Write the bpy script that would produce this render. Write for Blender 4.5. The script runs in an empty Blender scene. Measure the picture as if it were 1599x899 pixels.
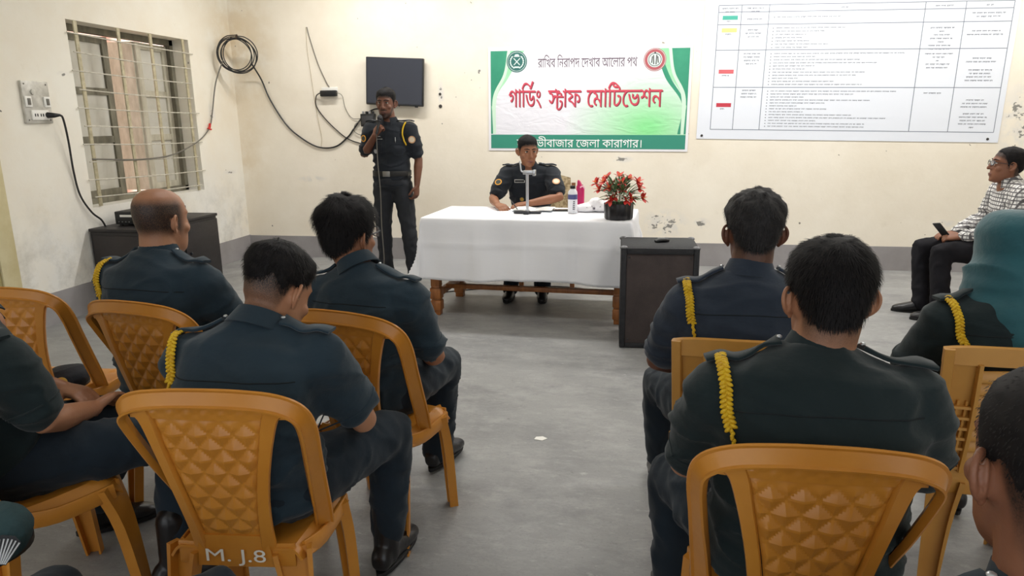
import bpy, bmesh, math, random
from math import sin, cos, pi, radians as rad, sqrt, atan2
from mathutils import Vector as V, Matrix as M, noise
from mathutils.bvhtree import BVHTree
random.seed(7)
SC = bpy.context.scene
COL = SC.collection

# ------------------------------------------------------------------ camera
cam = bpy.data.cameras.new('camera')
cam_o = bpy.data.objects.new('camera', cam); COL.objects.link(cam_o)
cam.sensor_fit = 'HORIZONTAL'; cam.sensor_width = 36.0
cam.lens = 36.0 * 1100.0 / 1599.0
cam.clip_start = 0.05
cam_o.matrix_world = M.Translation((0, 0, 1.45)) @ M.Rotation(rad(10.3), 4, 'Z') @ M.Rotation(pi/2 - rad(13.3725), 4, 'X') @ M.Rotation(-0.012, 4, 'Z')
SC.camera = cam_o

# ------------------------------------------------------------------ world, lights, exposure
w = bpy.data.worlds.new('world'); SC.world = w; w.use_nodes = True
w.node_tree.nodes['Background'].inputs[0].default_value = (0.93, 0.97, 1.0, 1)
w.node_tree.nodes['Background'].inputs[1].default_value = 1.15
vs = SC.view_settings
vs.view_transform = 'Standard'; vs.look = 'None'; vs.gamma = 1.0; vs.exposure = 0.3; vs.use_curve_mapping = False
SC.cycles.use_denoising = True
SC.cycles.max_bounces = 6

sun = bpy.data.lights.new('sun', 'SUN'); sun.energy = 5.0; sun.angle = .02; sun.color = (1, .95, .88)
sun_o = bpy.data.objects.new('sun', sun); COL.objects.link(sun_o); sun_o.rotation_euler = V((-.5, -.08, -.86)).to_track_quat('-Z', 'Y').to_euler()

def area(name, loc, rot, sx, sy, power, color=(1, 1, 1)):
    l = bpy.data.lights.new(name, 'AREA'); l.shape = 'RECTANGLE'; l.size = sx; l.size_y = sy; l.energy = power; l.color = color
    o = bpy.data.objects.new(name, l); COL.objects.link(o); o.location = loc; o.rotation_euler = rot
    return o
# fluorescent battens on the ceiling of the room
TUBES = [((-2.6, 6.15, 3.22), 26), ((-.6, 6.15, 3.22), 34), ((1.5, 6.15, 3.22), 30), ((3.3, 6.15, 3.22), 22), ((-1.2, 3.4, 3.22), 16), ((1.6, 3.0, 3.22), 16)]
for lo, pw in TUBES: area('tube_light', (lo[0], lo[1], lo[2]-.06), (0, 0, 0), 1.2, 0.12, pw, (1, .985, .95))

# ------------------------------------------------------------------ helpers
def lin(h):
    h = h.lstrip('#'); c = [int(h[i:i+2], 16)/255 for i in (0, 2, 4)]
    return tuple(x/12.92 if x <= .04045 else ((x+.055)/1.055)**2.4 for x in c) + (1,)

MATS = {}
def mat(name, col, rough=.6, col2=None, nscale=8, stretch=(1, 1, 1), contrast=(.35, .7), bump=0, bscale=60, bstretch=(1, 1, 1), metal=0, spec=.5, sheen=0, coat=0, emit=0, alpha=1, trans=0, coords='Object'):
    if name in MATS: return MATS[name]
    m = bpy.data.materials.new(name); m.use_nodes = True
    nt = m.node_tree; b = nt.nodes['Principled BSDF']; L = nt.links
    b.inputs['Base Color'].default_value = lin(col); b.inputs['Roughness'].default_value = rough
    b.inputs['Metallic'].default_value = metal; b.inputs['Specular IOR Level'].default_value = spec
    b.inputs['Sheen Weight'].default_value = sheen; b.inputs['Coat Weight'].default_value = coat
    b.inputs['Alpha'].default_value = alpha; b.inputs['Transmission Weight'].default_value = trans
    if emit:
        b.inputs['Emission Color'].default_value = lin(col); b.inputs['Emission Strength'].default_value = emit
    tc = nt.nodes.new('ShaderNodeTexCoord')
    if col2:
        mp = nt.nodes.new('ShaderNodeMapping'); mp.inputs['Scale'].default_value = stretch
        n = nt.nodes.new('ShaderNodeTexNoise'); n.inputs['Scale'].default_value = nscale; n.inputs['Detail'].default_value = 6; n.inputs['Roughness'].default_value = .62
        r = nt.nodes.new('ShaderNodeMapRange'); r.inputs[1].default_value = contrast[0]; r.inputs[2].default_value = contrast[1]
        mx = nt.nodes.new('ShaderNodeMix'); mx.data_type = 'RGBA'
        mx.inputs[6].default_value = lin(col); mx.inputs[7].default_value = lin(col2)
        L.new(tc.outputs[coords], mp.inputs[0]); L.new(mp.outputs[0], n.inputs['Vector']); L.new(n.outputs[0], r.inputs[0])
        L.new(r.outputs[0], mx.inputs[0]); L.new(mx.outputs[2], b.inputs['Base Color'])
    if bump:
        mp2 = nt.nodes.new('ShaderNodeMapping'); mp2.inputs['Scale'].default_value = bstretch
        n2 = nt.nodes.new('ShaderNodeTexNoise'); n2.inputs['Scale'].default_value = bscale; n2.inputs['Detail'].default_value = 4
        bp = nt.nodes.new('ShaderNodeBump'); bp.inputs['Strength'].default_value = bump; bp.inputs['Distance'].default_value = .01
        L.new(tc.outputs[coords], mp2.inputs[0]); L.new(mp2.outputs[0], n2.inputs['Vector']); L.new(n2.outputs[0], bp.inputs['Height']); L.new(bp.outputs[0], b.inputs['Normal'])
    MATS[name] = m
    return m

def catmull(pts, n=6):
    P = [V(p) for p in pts]
    if len(P) < 3: return P
    out = []
    for i in range(len(P)-1):
        p0 = P[i-1] if i else P[0]*2-P[1]; p1 = P[i]; p2 = P[i+1]; p3 = P[i+2] if i+2 < len(P) else P[-1]*2-P[-2]
        for k in range(n):
            t = k/n
            out.append(.5*((2*p1)+(p2-p0)*t+(2*p0-5*p1+4*p2-p3)*t*t+(3*p1-p0-3*p2+p3)*t**3))
    out.append(P[-1]); return out

class MB:
    """collects shapes of ONE part"""
    def __init__(s): s.v = []; s.f = []; s.X = None
    def add(s, vs, fs):
        o = len(s.v)
        if s.X is not None: vs = [s.X @ V(p) for p in vs]
        s.v += [tuple(p) for p in vs]; s.f += [tuple(i+o for i in f) for f in fs]
        return s
    def box(s, lo, hi, bev=0):
        x0, y0, z0 = lo; x1, y1, z1 = hi
        if bev <= 0:
            vs = [(x, y, z) for z in (z0, z1) for y in (y0, y1) for x in (x0, x1)]
            return s.add(vs, [(0, 2, 3, 1), (4, 5, 7, 6), (0, 1, 5, 4), (2, 6, 7, 3), (0, 4, 6, 2), (1, 3, 7, 5)])
        bm = bmesh.new(); bmesh.ops.create_cube(bm, size=1)
        for q in bm.verts: q.co = V(((x0+x1)/2+q.co.x*(x1-x0), (y0+y1)/2+q.co.y*(y1-y0), (z0+z1)/2+q.co.z*(z1-z0)))
        bmesh.ops.bevel(bm, geom=bm.edges[:], offset=bev, segments=2, affect='EDGES', profile=.5)
        bm.verts.index_update()
        s.add([q.co.copy() for q in bm.verts], [[q.index for q in f.verts] for f in bm.faces]); bm.free(); return s
    def obox(s, c, ax, ay, az, h):          # oriented box: centre, three axes, half sizes
        c = V(c); ax = V(ax).normalized()*h[0]; ay = V(ay).normalized()*h[1]; az = V(az).normalized()*h[2]
        vs = [c+ax*i+ay*j+az*k for k in (-1, 1) for j in (-1, 1) for i in (-1, 1)]
        return s.add(vs, [(0, 2, 3, 1), (4, 5, 7, 6), (0, 1, 5, 4), (2, 6, 7, 3), (0, 4, 6, 2), (1, 3, 7, 5)])
    def rings(s, R, cap=True, closed=False):
        n = len(R[0]); vs = [p for r in R for p in r]; fs = []
        m = len(R)
        for i in range(m-1 if not closed else m):
            for j in range(n):
                a = i*n+j; b = i*n+(j+1) % n; c = ((i+1) % m)*n+(j+1) % n; d = ((i+1) % m)*n+j
                fs.append((a, b, c, d))
        if cap and not closed:
            fs.append(tuple(range(n-1, -1, -1))); fs.append(tuple((m-1)*n+j for j in range(n)))
        return s.add(vs, fs)
    def loft(s, secs, N=20, ex=2.3):
        """secs: (centre, u, v, a, b); superellipse rings, rounded ends"""
        R = []
        for c, u, v, a, b in secs:
            c = V(c); u = V(u).normalized(); v = V(v).normalized(); r = []
            for j in range(N):
                t = 2*pi*j/N; ct, st = cos(t), sin(t)
                r.append(c+u*(a*math.copysign(abs(ct)**(2/ex), ct))+v*(b*math.copysign(abs(st)**(2/ex), st)))
            R.append(r)
        return s.rings(R)
    def limb(s, pts, rad_, N=12, flat=1.0, up=(0, 0, 1)):
        """round tube with hemispherical ends; rad_ per point"""
        P = [V(p) for p in pts]; rr = list(rad_)
        T = []
        for i in range(len(P)):
            a = P[max(i-1, 0)]; b = P[min(i+1, len(P)-1)]; T.append((b-a).normalized())
        Q = []
        for k in (.0, .35, .7, .92): Q.append((P[0]-T[0]*rr[0]*sqrt(max(0, 1-k*k)) if k else P[0]-T[0]*rr[0], max(k, .08)*rr[0], T[0]))
        for i in range(len(P)): Q.append((P[i], rr[i], T[i]))
        for k in (.92, .7, .35, .0): Q.append((P[-1]+T[-1]*rr[-1]*sqrt(max(0, 1-k*k)), max(k, .08)*rr[-1], T[-1]))
        R = []; u = None
        for c, r, t in Q:
            if u is None:
                u = t.cross(V(up))
                if u.length < .05: u = t.cross(V((0, 1, 0)))
                u.normalize()
            else: u = (u-t*u.dot(t)).normalized()
            v = t.cross(u)
            R.append([c+u*(r*cos(2*pi*j/N))+v*(r*flat*sin(2*pi*j/N)) for j in range(N)])
        return s.rings(R)
    def tube(s, pts, r, N=6, n=6, smooth=True):
        P = catmull(pts, n) if smooth else [V(p) for p in pts]
        R = []; u = None
        for i, c in enumerate(P):
            t = (P[min(i+1, len(P)-1)]-P[max(i-1, 0)])
            t = t.normalized() if t.length > 1e-9 else V((0, 0, 1))
            if u is None:
                u = t.cross(V((0, 0, 1)))
                if u.length < .05: u = t.cross(V((0, 1, 0)))
            u = (u-t*u.dot(t)).normalized(); v = t.cross(u)
            rr = r[min(i, len(r)-1)] if isinstance(r, (list, tuple)) else r
            R.append([c+u*(rr*cos(2*pi*j/N))+v*(rr*sin(2*pi*j/N)) for j in range(N)])
        return s.rings(R)
    def sweep(s, pts, nrm, sec, scale=None, n=1):
        """sec: closed 2D polygon (across, normal) swept along pts; nrm per point"""
        P = [V(p) for p in pts]; Nn = [V(q) for q in nrm]
        if n > 1:
            P2 = catmull(P, n); N2 = catmull(Nn, n); sc2 = None
            if scale: sc2 = [scale[min(int(i/n), len(scale)-1)]*(1-(i % n)/n)+scale[min(int(i/n)+1, len(scale)-1)]*((i % n)/n) for i in range(len(P2))]
            P, Nn, scale = P2, N2, sc2
        R = []
        for i, c in enumerate(P):
            t = (P[min(i+1, len(P)-1)]-P[max(i-1, 0)]).normalized()
            q = Nn[i]; q = (q-t*q.dot(t)).normalized(); a = t.cross(q); k = scale[i] if scale else 1
            R.append([c+a*(x*k)+q*y for x, y in sec])
        return s.rings(R)
    def ell(s, c, r, N=12, K=8, X=None):
        c = V(c); vs = []; fs = []
        X = X or M.Identity(3)
        vs.append(c+X @ V((0, 0, -r[2])))
        for i in range(1, K):
            a = -pi/2+pi*i/K
            for j in range(N): vs.append(c+X @ V((r[0]*cos(a)*cos(2*pi*j/N), r[1]*cos(a)*sin(2*pi*j/N), r[2]*sin(a))))
        vs.append(c+X @ V((0, 0, r[2])))
        for j in range(N): fs.append((0, 1+(j+1) % N, 1+j))
        for i in range(K-2):
            for j in range(N): fs.append((1+i*N+j, 1+i*N+(j+1) % N, 1+(i+1)*N+(j+1) % N, 1+(i+1)*N+j))
        e = len(vs)-1; o = 1+(K-2)*N
        for j in range(N): fs.append((o+j, o+(j+1) % N, e))
        return s.add(vs, fs)
    def lathe(s, prof, c=(0, 0, 0), N=24, rib=0, nr=0):
        c = V(c)
        return s.rings([[c+V(((r*(1+rib*cos(nr*2*pi*j/N)))*cos(2*pi*j/N), (r*(1+rib*cos(nr*2*pi*j/N)))*sin(2*pi*j/N), z)) for j in range(N)] for r, z in prof])
    def shell(s, fn, nu, nv, th):
        """thick sheet from fn(u,v) in 0..1"""
        P = [[V(fn(i/nu, j/nv)) for j in range(nv+1)] for i in range(nu+1)]
        vs = []; idx = {}
        def nn(i, j):
            a = P[min(i+1, nu)][j]-P[max(i-1, 0)][j]; b = P[i][min(j+1, nv)]-P[i][max(j-1, 0)]
            c = a.cross(b); return c.normalized() if c.length > 1e-12 else V((0, 0, 1))
        n1 = (nu+1)*(nv+1)
        top = []; bot = []
        for i in range(nu+1):
            for j in range(nv+1):
                t = th(i/nu, j/nv) if callable(th) else th
                top.append(P[i][j]); bot.append(P[i][j]-nn(i, j)*t)
        vs = top+bot; fs = []
        k = lambda i, j: i*(nv+1)+j
        for i in range(nu):
            for j in range(nv):
                fs.append((k(i, j), k(i+1, j), k(i+1, j+1), k(i, j+1)))
                fs.append((n1+k(i, j), n1+k(i, j+1), n1+k(i+1, j+1), n1+k(i+1, j)))
        for i in range(nu):
            fs.append((k(i, 0), n1+k(i, 0), n1+k(i+1, 0), k(i+1, 0))); fs.append((k(i, nv), k(i+1, nv), n1+k(i+1, nv), n1+k(i, nv)))
        for j in range(nv):
            fs.append((k(0, j), k(0, j+1), n1+k(0, j+1), n1+k(0, j))); fs.append((k(nu, j), n1+k(nu, j), n1+k(nu, j+1), k(nu, j+1)))
        return s.add(vs, fs)
    def prism(s, poly, o, u, v, th):
        """flat polygon (2D pts) at o with axes u,v, thickness th along u x v"""
        o = V(o); u = V(u); v = V(v); n = u.cross(v).normalized()*th; k = len(poly)
        vs = [o+u*x+v*y for x, y in poly]+[o+u*x+v*y+n for x, y in poly]
        fs = [tuple(range(k-1, -1, -1)), tuple(range(k, 2*k))]+[(i, (i+1) % k, k+(i+1) % k, k+i) for i in range(k)]
        return s.add(vs, fs)
    def mesh(s, name='part', smooth=40):
        me = bpy.data.meshes.new(name); me.from_pydata(s.v, [], s.f); me.validate()
        bm = bmesh.new(); bm.from_mesh(me); bmesh.ops.recalc_face_normals(bm, faces=bm.faces[:]); bm.to_mesh(me); bm.free()
        if smooth:
            me.shade_smooth(); me.set_sharp_from_angle(angle=rad(smooth))
        return me
    def remesh(s, voxel, it=4, name='part', fac=.5):
        me = s.mesh(name, 0); o = bpy.data.objects.new('tmp', me); COL.objects.link(o)
        r = o.modifiers.new('r', 'REMESH'); r.mode = 'VOXEL'; r.voxel_size = voxel; r.use_smooth_shade = True
        if it:
            q = o.modifiers.new('s', 'SMOOTH'); q.factor = fac; q.iterations = it
        dg = bpy.context.evaluated_depsgraph_get(); dg.update()
        m2 = bpy.data.meshes.new_from_object(o.evaluated_get(dg)); m2.name = name
        bpy.data.objects.remove(o); bpy.data.meshes.remove(me); m2.shade_smooth()
        return m2

def link(name, me, m, parent=None):
    o = bpy.data.objects.new(name, me); COL.objects.link(o)
    if m is not None:
        if not me.materials: me.materials.append(m)
        elif me.materials[0] != m:
            o.material_slots[0].link = 'OBJECT'; o.material_slots[0].material = m
    if parent: o.parent = parent
    return o
def part(name, mb, m, parent, smooth=40, label=None):
    o = link(name, mb.mesh(name, smooth) if isinstance(mb, MB) else mb, m, parent)
    if label: o['label'] = label
    return o
def tag(o, label, cat, group=None):
    o['label'] = label; o['category'] = cat
    if group: o['group'] = group
    return o
def thing(name, label, cat, loc=(0, 0, 0), rz=0, group=None):
    o = bpy.data.objects.new(name, None); COL.objects.link(o); o.empty_display_size = .1
    o.location = loc; o.rotation_euler = (0, 0, rz)
    return tag(o, label, cat, group)
def struct(name, mb, m, smooth=40):
    o = link(name, mb.mesh(name, smooth) if isinstance(mb, MB) else mb, m); o['kind'] = 'structure'; return o
def text_mesh(body, size, offset=0.0):
    """flat lettering; every glyph contour is filled with the holes it encloses"""
    from mathutils.geometry import delaunay_2d_cdt
    cu = bpy.data.curves.new('txt', 'FONT'); cu.body = body; cu.size = size; cu.offset = offset
    cu.resolution_u = 3; cu.fill_mode = 'NONE'; cu.dimensions = '3D'
    o = bpy.data.objects.new('txt', cu); COL.objects.link(o)
    dg = bpy.context.evaluated_depsgraph_get(); dg.update()
    me = bpy.data.meshes.new_from_object(o.evaluated_get(dg)); bpy.data.objects.remove(o); bpy.data.curves.remove(cu)
    nb = {}
    for e in me.edges:
        a, b = e.vertices; nb.setdefault(a, []).append(b); nb.setdefault(b, []).append(a)
    P = [q.co.copy() for q in me.vertices]; seen = set(); loops = []
    bpy.data.meshes.remove(me)
    for a in sorted(nb):
        if a in seen: continue
        lp = [a]; seen.add(a); cur = max(nb[a]) if a+1 not in nb[a] else a+1
        while cur not in seen:
            lp.append(cur); seen.add(cur)
            nx = [k for k in nb[cur] if k not in seen]
            if not nx: break
            cur = nx[0]
        if len(lp) > 2: loops.append([P[k] for k in lp])
    bb = [(min(p.x for p in l), max(p.x for p in l), min(p.y for p in l), max(p.y for p in l)) for l in loops]
    def wind(x, y):
        n = 0
        for l, q in zip(loops, bb):
            if x < q[0] or x > q[1] or y < q[2] or y > q[3]: continue
            for k in range(len(l)):
                a = l[k-1]; b = l[k]
                if (a.y <= y) != (b.y <= y) and x < a.x+(b.x-a.x)*(y-a.y)/(b.y-a.y): n += 1 if b.y > a.y else -1
        return n
    pts = []; ed = []
    for l in loops:
        o0 = len(pts); pts += [V((p.x, p.y)) for p in l]; ed += [(o0+k, o0+(k+1) % len(l)) for k in range(len(l))]
    vo, eo, fo = delaunay_2d_cdt(pts, ed, [], 0, 1e-6)[:3]
    keep = [f for f in fo if wind(sum(vo[k].x for k in f)/3, sum(vo[k].y for k in f)/3) != 0]
    mb = MB(); mb.v = [(p.x, p.y, 0) for p in vo]; mb.f = [tuple(f) for f in keep]
    me = bpy.data.meshes.new('txt'); me.from_pydata(mb.v, [], mb.f)
    return me
def fit(me, x0, x1, z0=None, z1=None, y=0, keep=True):
    """map a flat text mesh (x right, y up) to a wall facing -y, spanning x0..x1 (and z0..z1)"""
    xs = [q.co.x for q in me.vertices]; ys = [q.co.y for q in me.vertices]; zs = [q.co.z for q in me.vertices]
    sx = (x1-x0)/(max(xs)-min(xs)); sy = (z1-z0)/(max(ys)-min(ys)); mx, my, mz = min(xs), min(ys), max(zs)
    for q in me.vertices: q.co = V((x0+(q.co.x-mx)*sx, y-(q.co.z), z0+(q.co.y-my)*sy))
    return me
def join_meshes(ms, name):
    mb = MB()
    for me in ms: mb.add([q.co.copy() for q in me.vertices], [list(p.vertices) for p in me.polygons])
    return mb.mesh(name, 30)

# ================================================================== materials of the setting
YB, XL = 7.2, -4.3
def wall_mat(name, axis, base, patches, low=None, stain=None):
    """painted plaster: cream paint, scuffs, small chips, flaked patches (u along the wall, z up)"""
    m = bpy.data.materials.new(name); m.use_nodes = True; nt = m.node_tree; L = nt.links; b = nt.nodes['Principled BSDF']
    b.inputs['Roughness'].default_value = .75; b.inputs['Specular IOR Level'].default_value = .3
    tc = nt.nodes.new('ShaderNodeTexCoord'); sep = nt.nodes.new('ShaderNodeSeparateXYZ'); L.new(tc.outputs['Object'], sep.inputs[0])
    def nz(scale, det=5, rough=.6, st=None):
        n = nt.nodes.new('ShaderNodeTexNoise'); n.inputs['Scale'].default_value = scale; n.inputs['Detail'].default_value = det; n.inputs['Roughness'].default_value = rough
        if st:
            mp = nt.nodes.new('ShaderNodeMapping'); mp.inputs['Scale'].default_value = st; L.new(tc.outputs['Object'], mp.inputs[0]); L.new(mp.outputs[0], n.inputs['Vector'])
        else: L.new(tc.outputs['Object'], n.inputs['Vector'])
        return n.outputs[0]
    def rng(x, a, c, lo=0, hi=1):
        r = nt.nodes.new('ShaderNodeMapRange'); L.new(x, r.inputs[0])
        for k, q in enumerate((a, c, lo, hi)): r.inputs[k+1].default_value = q
        return r.outputs[0]
    def mth(op, a, c):
        n = nt.nodes.new('ShaderNodeMath'); n.operation = op
        for k, q in enumerate((a, c)):
            if isinstance(q, (int, float)): n.inputs[k].default_value = q
            else: L.new(q, n.inputs[k])
        return n.outputs[0]
    def mix(f, a, c):
        n = nt.nodes.new('ShaderNodeMix'); n.data_type = 'RGBA'; L.new(f, n.inputs[0])
        for k, q in ((6, a), (7, c)):
            if isinstance(q, tuple): n.inputs[k].default_value = q
            else: L.new(q, n.inputs[k])
        return n.outputs[2]
    u = sep.outputs[axis]; z = sep.outputs[2]
    col = mix(rng(nz(1.3), .35, .7), lin(base), lin('#EEE4D2'))
    if low:   # rubbed, whitish lower wall
        f = mth('MULTIPLY', rng(z, 1.35, .55), rng(nz(2.2), .25, .6))
        col = mix(f, col, lin(low))
        f = mth('MULTIPLY', rng(z, 1.0, .4), mth('MULTIPLY', rng(nz(5, 6, .7), .45, .75), .6))
        col = mix(f, col, lin('#A9A59C'))
    col = mix(mth('MULTIPLY', rng(nz(3.2, 7, .72), .63, .75), .35), col, lin('#D6CBB4'))
    if stain:
        for (su, sz, sr, sw) in stain:
            d = mth('SQRT', mth('ADD', mth('POWER', mth('SUBTRACT', u, su), 2), mth('POWER', mth('MULTIPLY', mth('SUBTRACT', z, sz), .6), 2)), 0)
            f = mth('MULTIPLY', rng(d, sr, 0), rng(nz(4.5, 4), .35, .6)); col = mix(mth('MULTIPLY', f, sw), col, lin('#C9A765'))
    # dark chips scattered thinly
    col = mix(rng(nz(17, 2, .4), .775, .79), col, lin('#8A8378'))
    for (pu, pz, ru, rz_, thr) in patches:
        du = mth('DIVIDE', mth('SUBTRACT', u, pu), ru); dz = mth('DIVIDE', mth('SUBTRACT', z, pz), rz_)
        d = mth('SQRT', mth('ADD', mth('MULTIPLY', du, du), mth('MULTIPLY', dz, dz)), 0)
        halo = mth('MULTIPLY', rng(d, 1.3, .6), rng(nz(9, 4), .4, .55)); col = mix(mth('MULTIPLY', halo, .7), col, lin('#E4E0DA'))
        f = rng(mth('SUBTRACT', nz(13, 5, .6, (1, 1, 1.6)), mth('MULTIPLY', rng(d, .35, 1.15), .3)), thr-.03, thr); col = mix(f, col, lin('#8F8C86'))
    L.new(col, b.inputs['Base Color'])
    bp = nt.nodes.new('ShaderNodeBump'); bp.inputs['Strength'].default_value = .25; bp.inputs['Distance'].default_value = .01
    L.new(mth('ADD', nz(6, 6), mth('MULTIPLY', nz(40, 3), .25)), bp.inputs['Height']); L.new(bp.outputs[0], b.inputs['Normal'])
    return m
M_WB = wall_mat('plaster_front', 0, '#F9F1E2', [(.26, .42, .20, .13, .5), (.62, .43, .07, .05, .5), (2.82, .46, .09, .035, .52), (3.34, 1.40, .16, .34, .56), (-.18, 1.06, .10, .03, .56), (-2.02, 1.72, .03, .12, .6), (-1.62, 1.95, .03, .06, .5), (-3.5, .86, .14, .03, .6)],
                stain=[(-4.2, 2.2, .5, .5), (-4.25, 1.1, .35, .3)])
M_WL = wall_mat('plaster_side', 1, '#F5F1E6', [(4.85, 1.83, .05, .02, .5), (6.72, 1.55, .06, .1, .58), (6.95, .95, .12, .02, .6)], low='#EDEBE6', stain=[(7.1, 2.2, .45, .45)])
M_DADO = mat('grey_dado_paint', '#A19D9E', .65, '#8E8A8A', 3, contrast=(.3, .75), bump=.15, bscale=20)
M_CEIL = mat('whitewash', '#F4F0E6', .85, '#E9E4D6', 2)
# floor: worn cement screed
def floor_mat():
    m = bpy.data.materials.new('cement_floor'); m.use_nodes = True; nt = m.node_tree; L = nt.links; b = nt.nodes['Principled BSDF']
    tc = nt.nodes.new('ShaderNodeTexCoord')
    def nz(scale, det, ro, st, off=0):
        mp = nt.nodes.new('ShaderNodeMapping'); mp.inputs['Scale'].default_value = st; mp.inputs['Location'].default_value = (off, off*.7, 0)
        n = nt.nodes.new('ShaderNodeTexNoise'); n.inputs['Scale'].default_value = scale; n.inputs['Detail'].default_value = det; n.inputs['Roughness'].default_value = ro
        L.new(tc.outputs['Object'], mp.inputs[0]); L.new(mp.outputs[0], n.inputs['Vector']); return n.outputs[0]
    def rng(x, a, c, lo=0, hi=1):
        r = nt.nodes.new('ShaderNodeMapRange'); L.new(x, r.inputs[0])
        for k, q in enumerate((a, c, lo, hi)): r.inputs[k+1].default_value = q
        return r.outputs[0]
    def mix(f, a, c):
        n = nt.nodes.new('ShaderNodeMix'); n.data_type = 'RGBA'; L.new(f, n.inputs[0])
        for k, q in ((6, a), (7, c)):
            if isinstance(q, tuple): n.inputs[k].default_value = q
            else: L.new(q, n.inputs[k])
        return n.outputs[2]
    col = mix(rng(nz(.8, 6, .65, (1, 1.3, 1)), .35, .68), lin('#898989'), lin('#9C9C9B'))
    col = mix(rng(nz(4.0, 10, .8, (.8, 1.5, 1), 3), .48, .75, 0, .8), col, lin('#B2B1B0'))
    col = mix(rng(nz(2.6, 9, .78, (.9, 1.4, 1), 9), .50, .72, 0, .8), col, lin('#717173'))
    col = mix(rng(nz(22, 6, .7, (.6, 1.3, 1), 5), .60, .72, 0, .6), col, lin('#BDBCBB'))
    col = mix(rng(nz(34, 5, .7, (.8, 1, 1), 15), .62, .72, 0, .5), col, lin('#5C5C5D'))
    col = mix(rng(nz(90, 3, .6, (1, 1, 1), 25), .55, .75, 0, .35), col, lin('#707071'))
    L.new(col, b.inputs['Base Color'])
    r = rng(nz(2.4, 6, .7, (1, 1.6, 1), 2), .3, .75, .38, .62); L.new(r, b.inputs['Roughness']); b.inputs['Specular IOR Level'].default_value = .4
    bp = nt.nodes.new('ShaderNodeBump'); bp.inputs['Strength'].default_value = .3; bp.inputs['Distance'].default_value = .006
    L.new(nz(9, 8, .7, (1, 1.5, 1), 1), bp.inputs['Height']); L.new(bp.outputs[0], b.inputs['Normal'])
    return m
struct('floor', MB().box((-4.6, -2.5, -.12), (4.6, 7.5, 0)), floor_mat())
struct('ceiling', MB().box((-4.6, -2.5, 3.3), (4.6, 7.5, 3.42)), M_CEIL)
struct('wall_right_unseen', MB().box((4.6, -2.5, 0), (4.85, YB+.25, 3.3)), M_WL)  # out of view; added to block sun from the open right side
struct('wall_back', MB().box((XL, YB, 0), (4.6, YB+.25, 3.3)), M_WB)
# side wall with its window opening
WY0, WY1, WZ0, WZ1 = 4.955, 6.455, .81, 2.235
wl = MB()
wl.box((XL-.25, -2.5, 0), (XL, WY0, 3.3)); wl.box((XL-.25, WY1, 0), (XL, YB+.25, 3.3))
wl.box((XL-.25, WY0, 0), (XL, WY1, WZ0)); wl.box((XL-.25, WY0, WZ1), (XL, WY1, 3.3))
struct('wall_left', wl, M_WL)
struct('baseboard_back', MB().box((XL+.012, YB-.012, 0), (4.6, YB, .232)), M_DADO)
struct('baseboard_left', MB().box((XL, 4.18, 0), (XL+.012, YB, .236)), M_DADO)
# door casing at the near end of the side wall
dc = MB(); dc.box((XL, 4.02, 0), (XL+.03, 4.16, 2.15), .004); dc.box((XL, 2.95, 2.06), (XL+.03, 4.16, 2.2), .004); dc.box((XL, 2.95, 0), (XL+.03, 3.09, 2.15), .004)
do_ = struct('door_1', dc, mat('cream_door_paint', '#D8CDA6', .5, '#C7B98C', 5))
part('door_leaf', MB().box((XL+.001, 3.09, .01), (XL+.018, 4.02, 2.06), .003).box((XL+.018, 3.2, .2), (XL+.022, 3.92, .95), .002).box((XL+.018, 3.2, 1.1), (XL+.022, 3.92, 1.95), .002), mat('old_door_paint', '#B5A876', .55, '#8F8560', 6), do_)

# ------------------------------------------------------------------ window with open shutters and iron grille
M_SHF = mat('weathered_window_frame', '#8B8674', .7, '#5F5B4E', 14, stretch=(1, 1, .3), contrast=(.3, .7))
M_SHW = mat('pale_shutter_frame', '#CFC9B8', .65, '#A59E8A', 12, stretch=(1, 1, .3))
M_PANE = mat('frosted_pane', '#D6D3CA', .35, '#C4C0B4', 3, contrast=(.3, .7))
M_IRON = mat('cream_painted_iron', '#C9BFA0', .5, '#A2977A', 20)
M_ROD = mat('pale_grille_rod', '#DAD5C8', .45, '#B7B0A0', 25)
win = MB(); xo = XL-.20
win.box((xo-.03, WY0, WZ0), (xo+.03, WY0+.05, WZ1)); win.box((xo-.03, WY1-.05, WZ0), (xo+.03, WY1, WZ1)); win.box((xo-.03, WY0, WZ0), (xo+.03, WY1, WZ0+.05)); win.box((xo-.03, WY0, WZ1-.05), (xo+.03, WY1, WZ1))
wn = struct('window_1', win, M_SHF)
def leaf(y0, y1, ms, name='shutter', x=xo, dx=0.0):
    """one casement leaf: stiles, rails, three panes; dx swings its far edge outwards"""
    o = MB(); w = y1-y0; t = .022
    ax = V((-dx, sqrt(max(w*w-dx*dx, 1e-4)), 0)).normalized(); az = V((0, 0, 1)); an = ax.cross(az)
    P = lambda s, z: V((x, y0, 0))+ax*s+az*z
    z0, z1 = WZ0+.05, WZ1-.06
    for s in (.035, w-.035): o.obox(P(s, (z0+z1)/2), ax, az, an, (.035, (z1-z0)/2, t))
    rows = [z0+.03, z0+(z1-z0)*.36, z0+(z1-z0)*.66, z1-.03]
    for z in rows: o.obox(P(w/2, z), ax, az, an, (w/2-.07, .028, t*.9))
    s_ = part(name, o, ms, wn)
    for k in range(3):
        za, zb = rows[k]+.028, rows[k+1]-.028
        part('pane', MB().obox(P(w/2, (za+zb)/2), ax, az, an, (w/2-.07, (zb-za)/2, .004)), M_PANE, s_)
leaf(5.0, 5.61, M_SHF, dx=.02)
leaf(5.93, 6.40, M_SHW, dx=.03)
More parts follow.
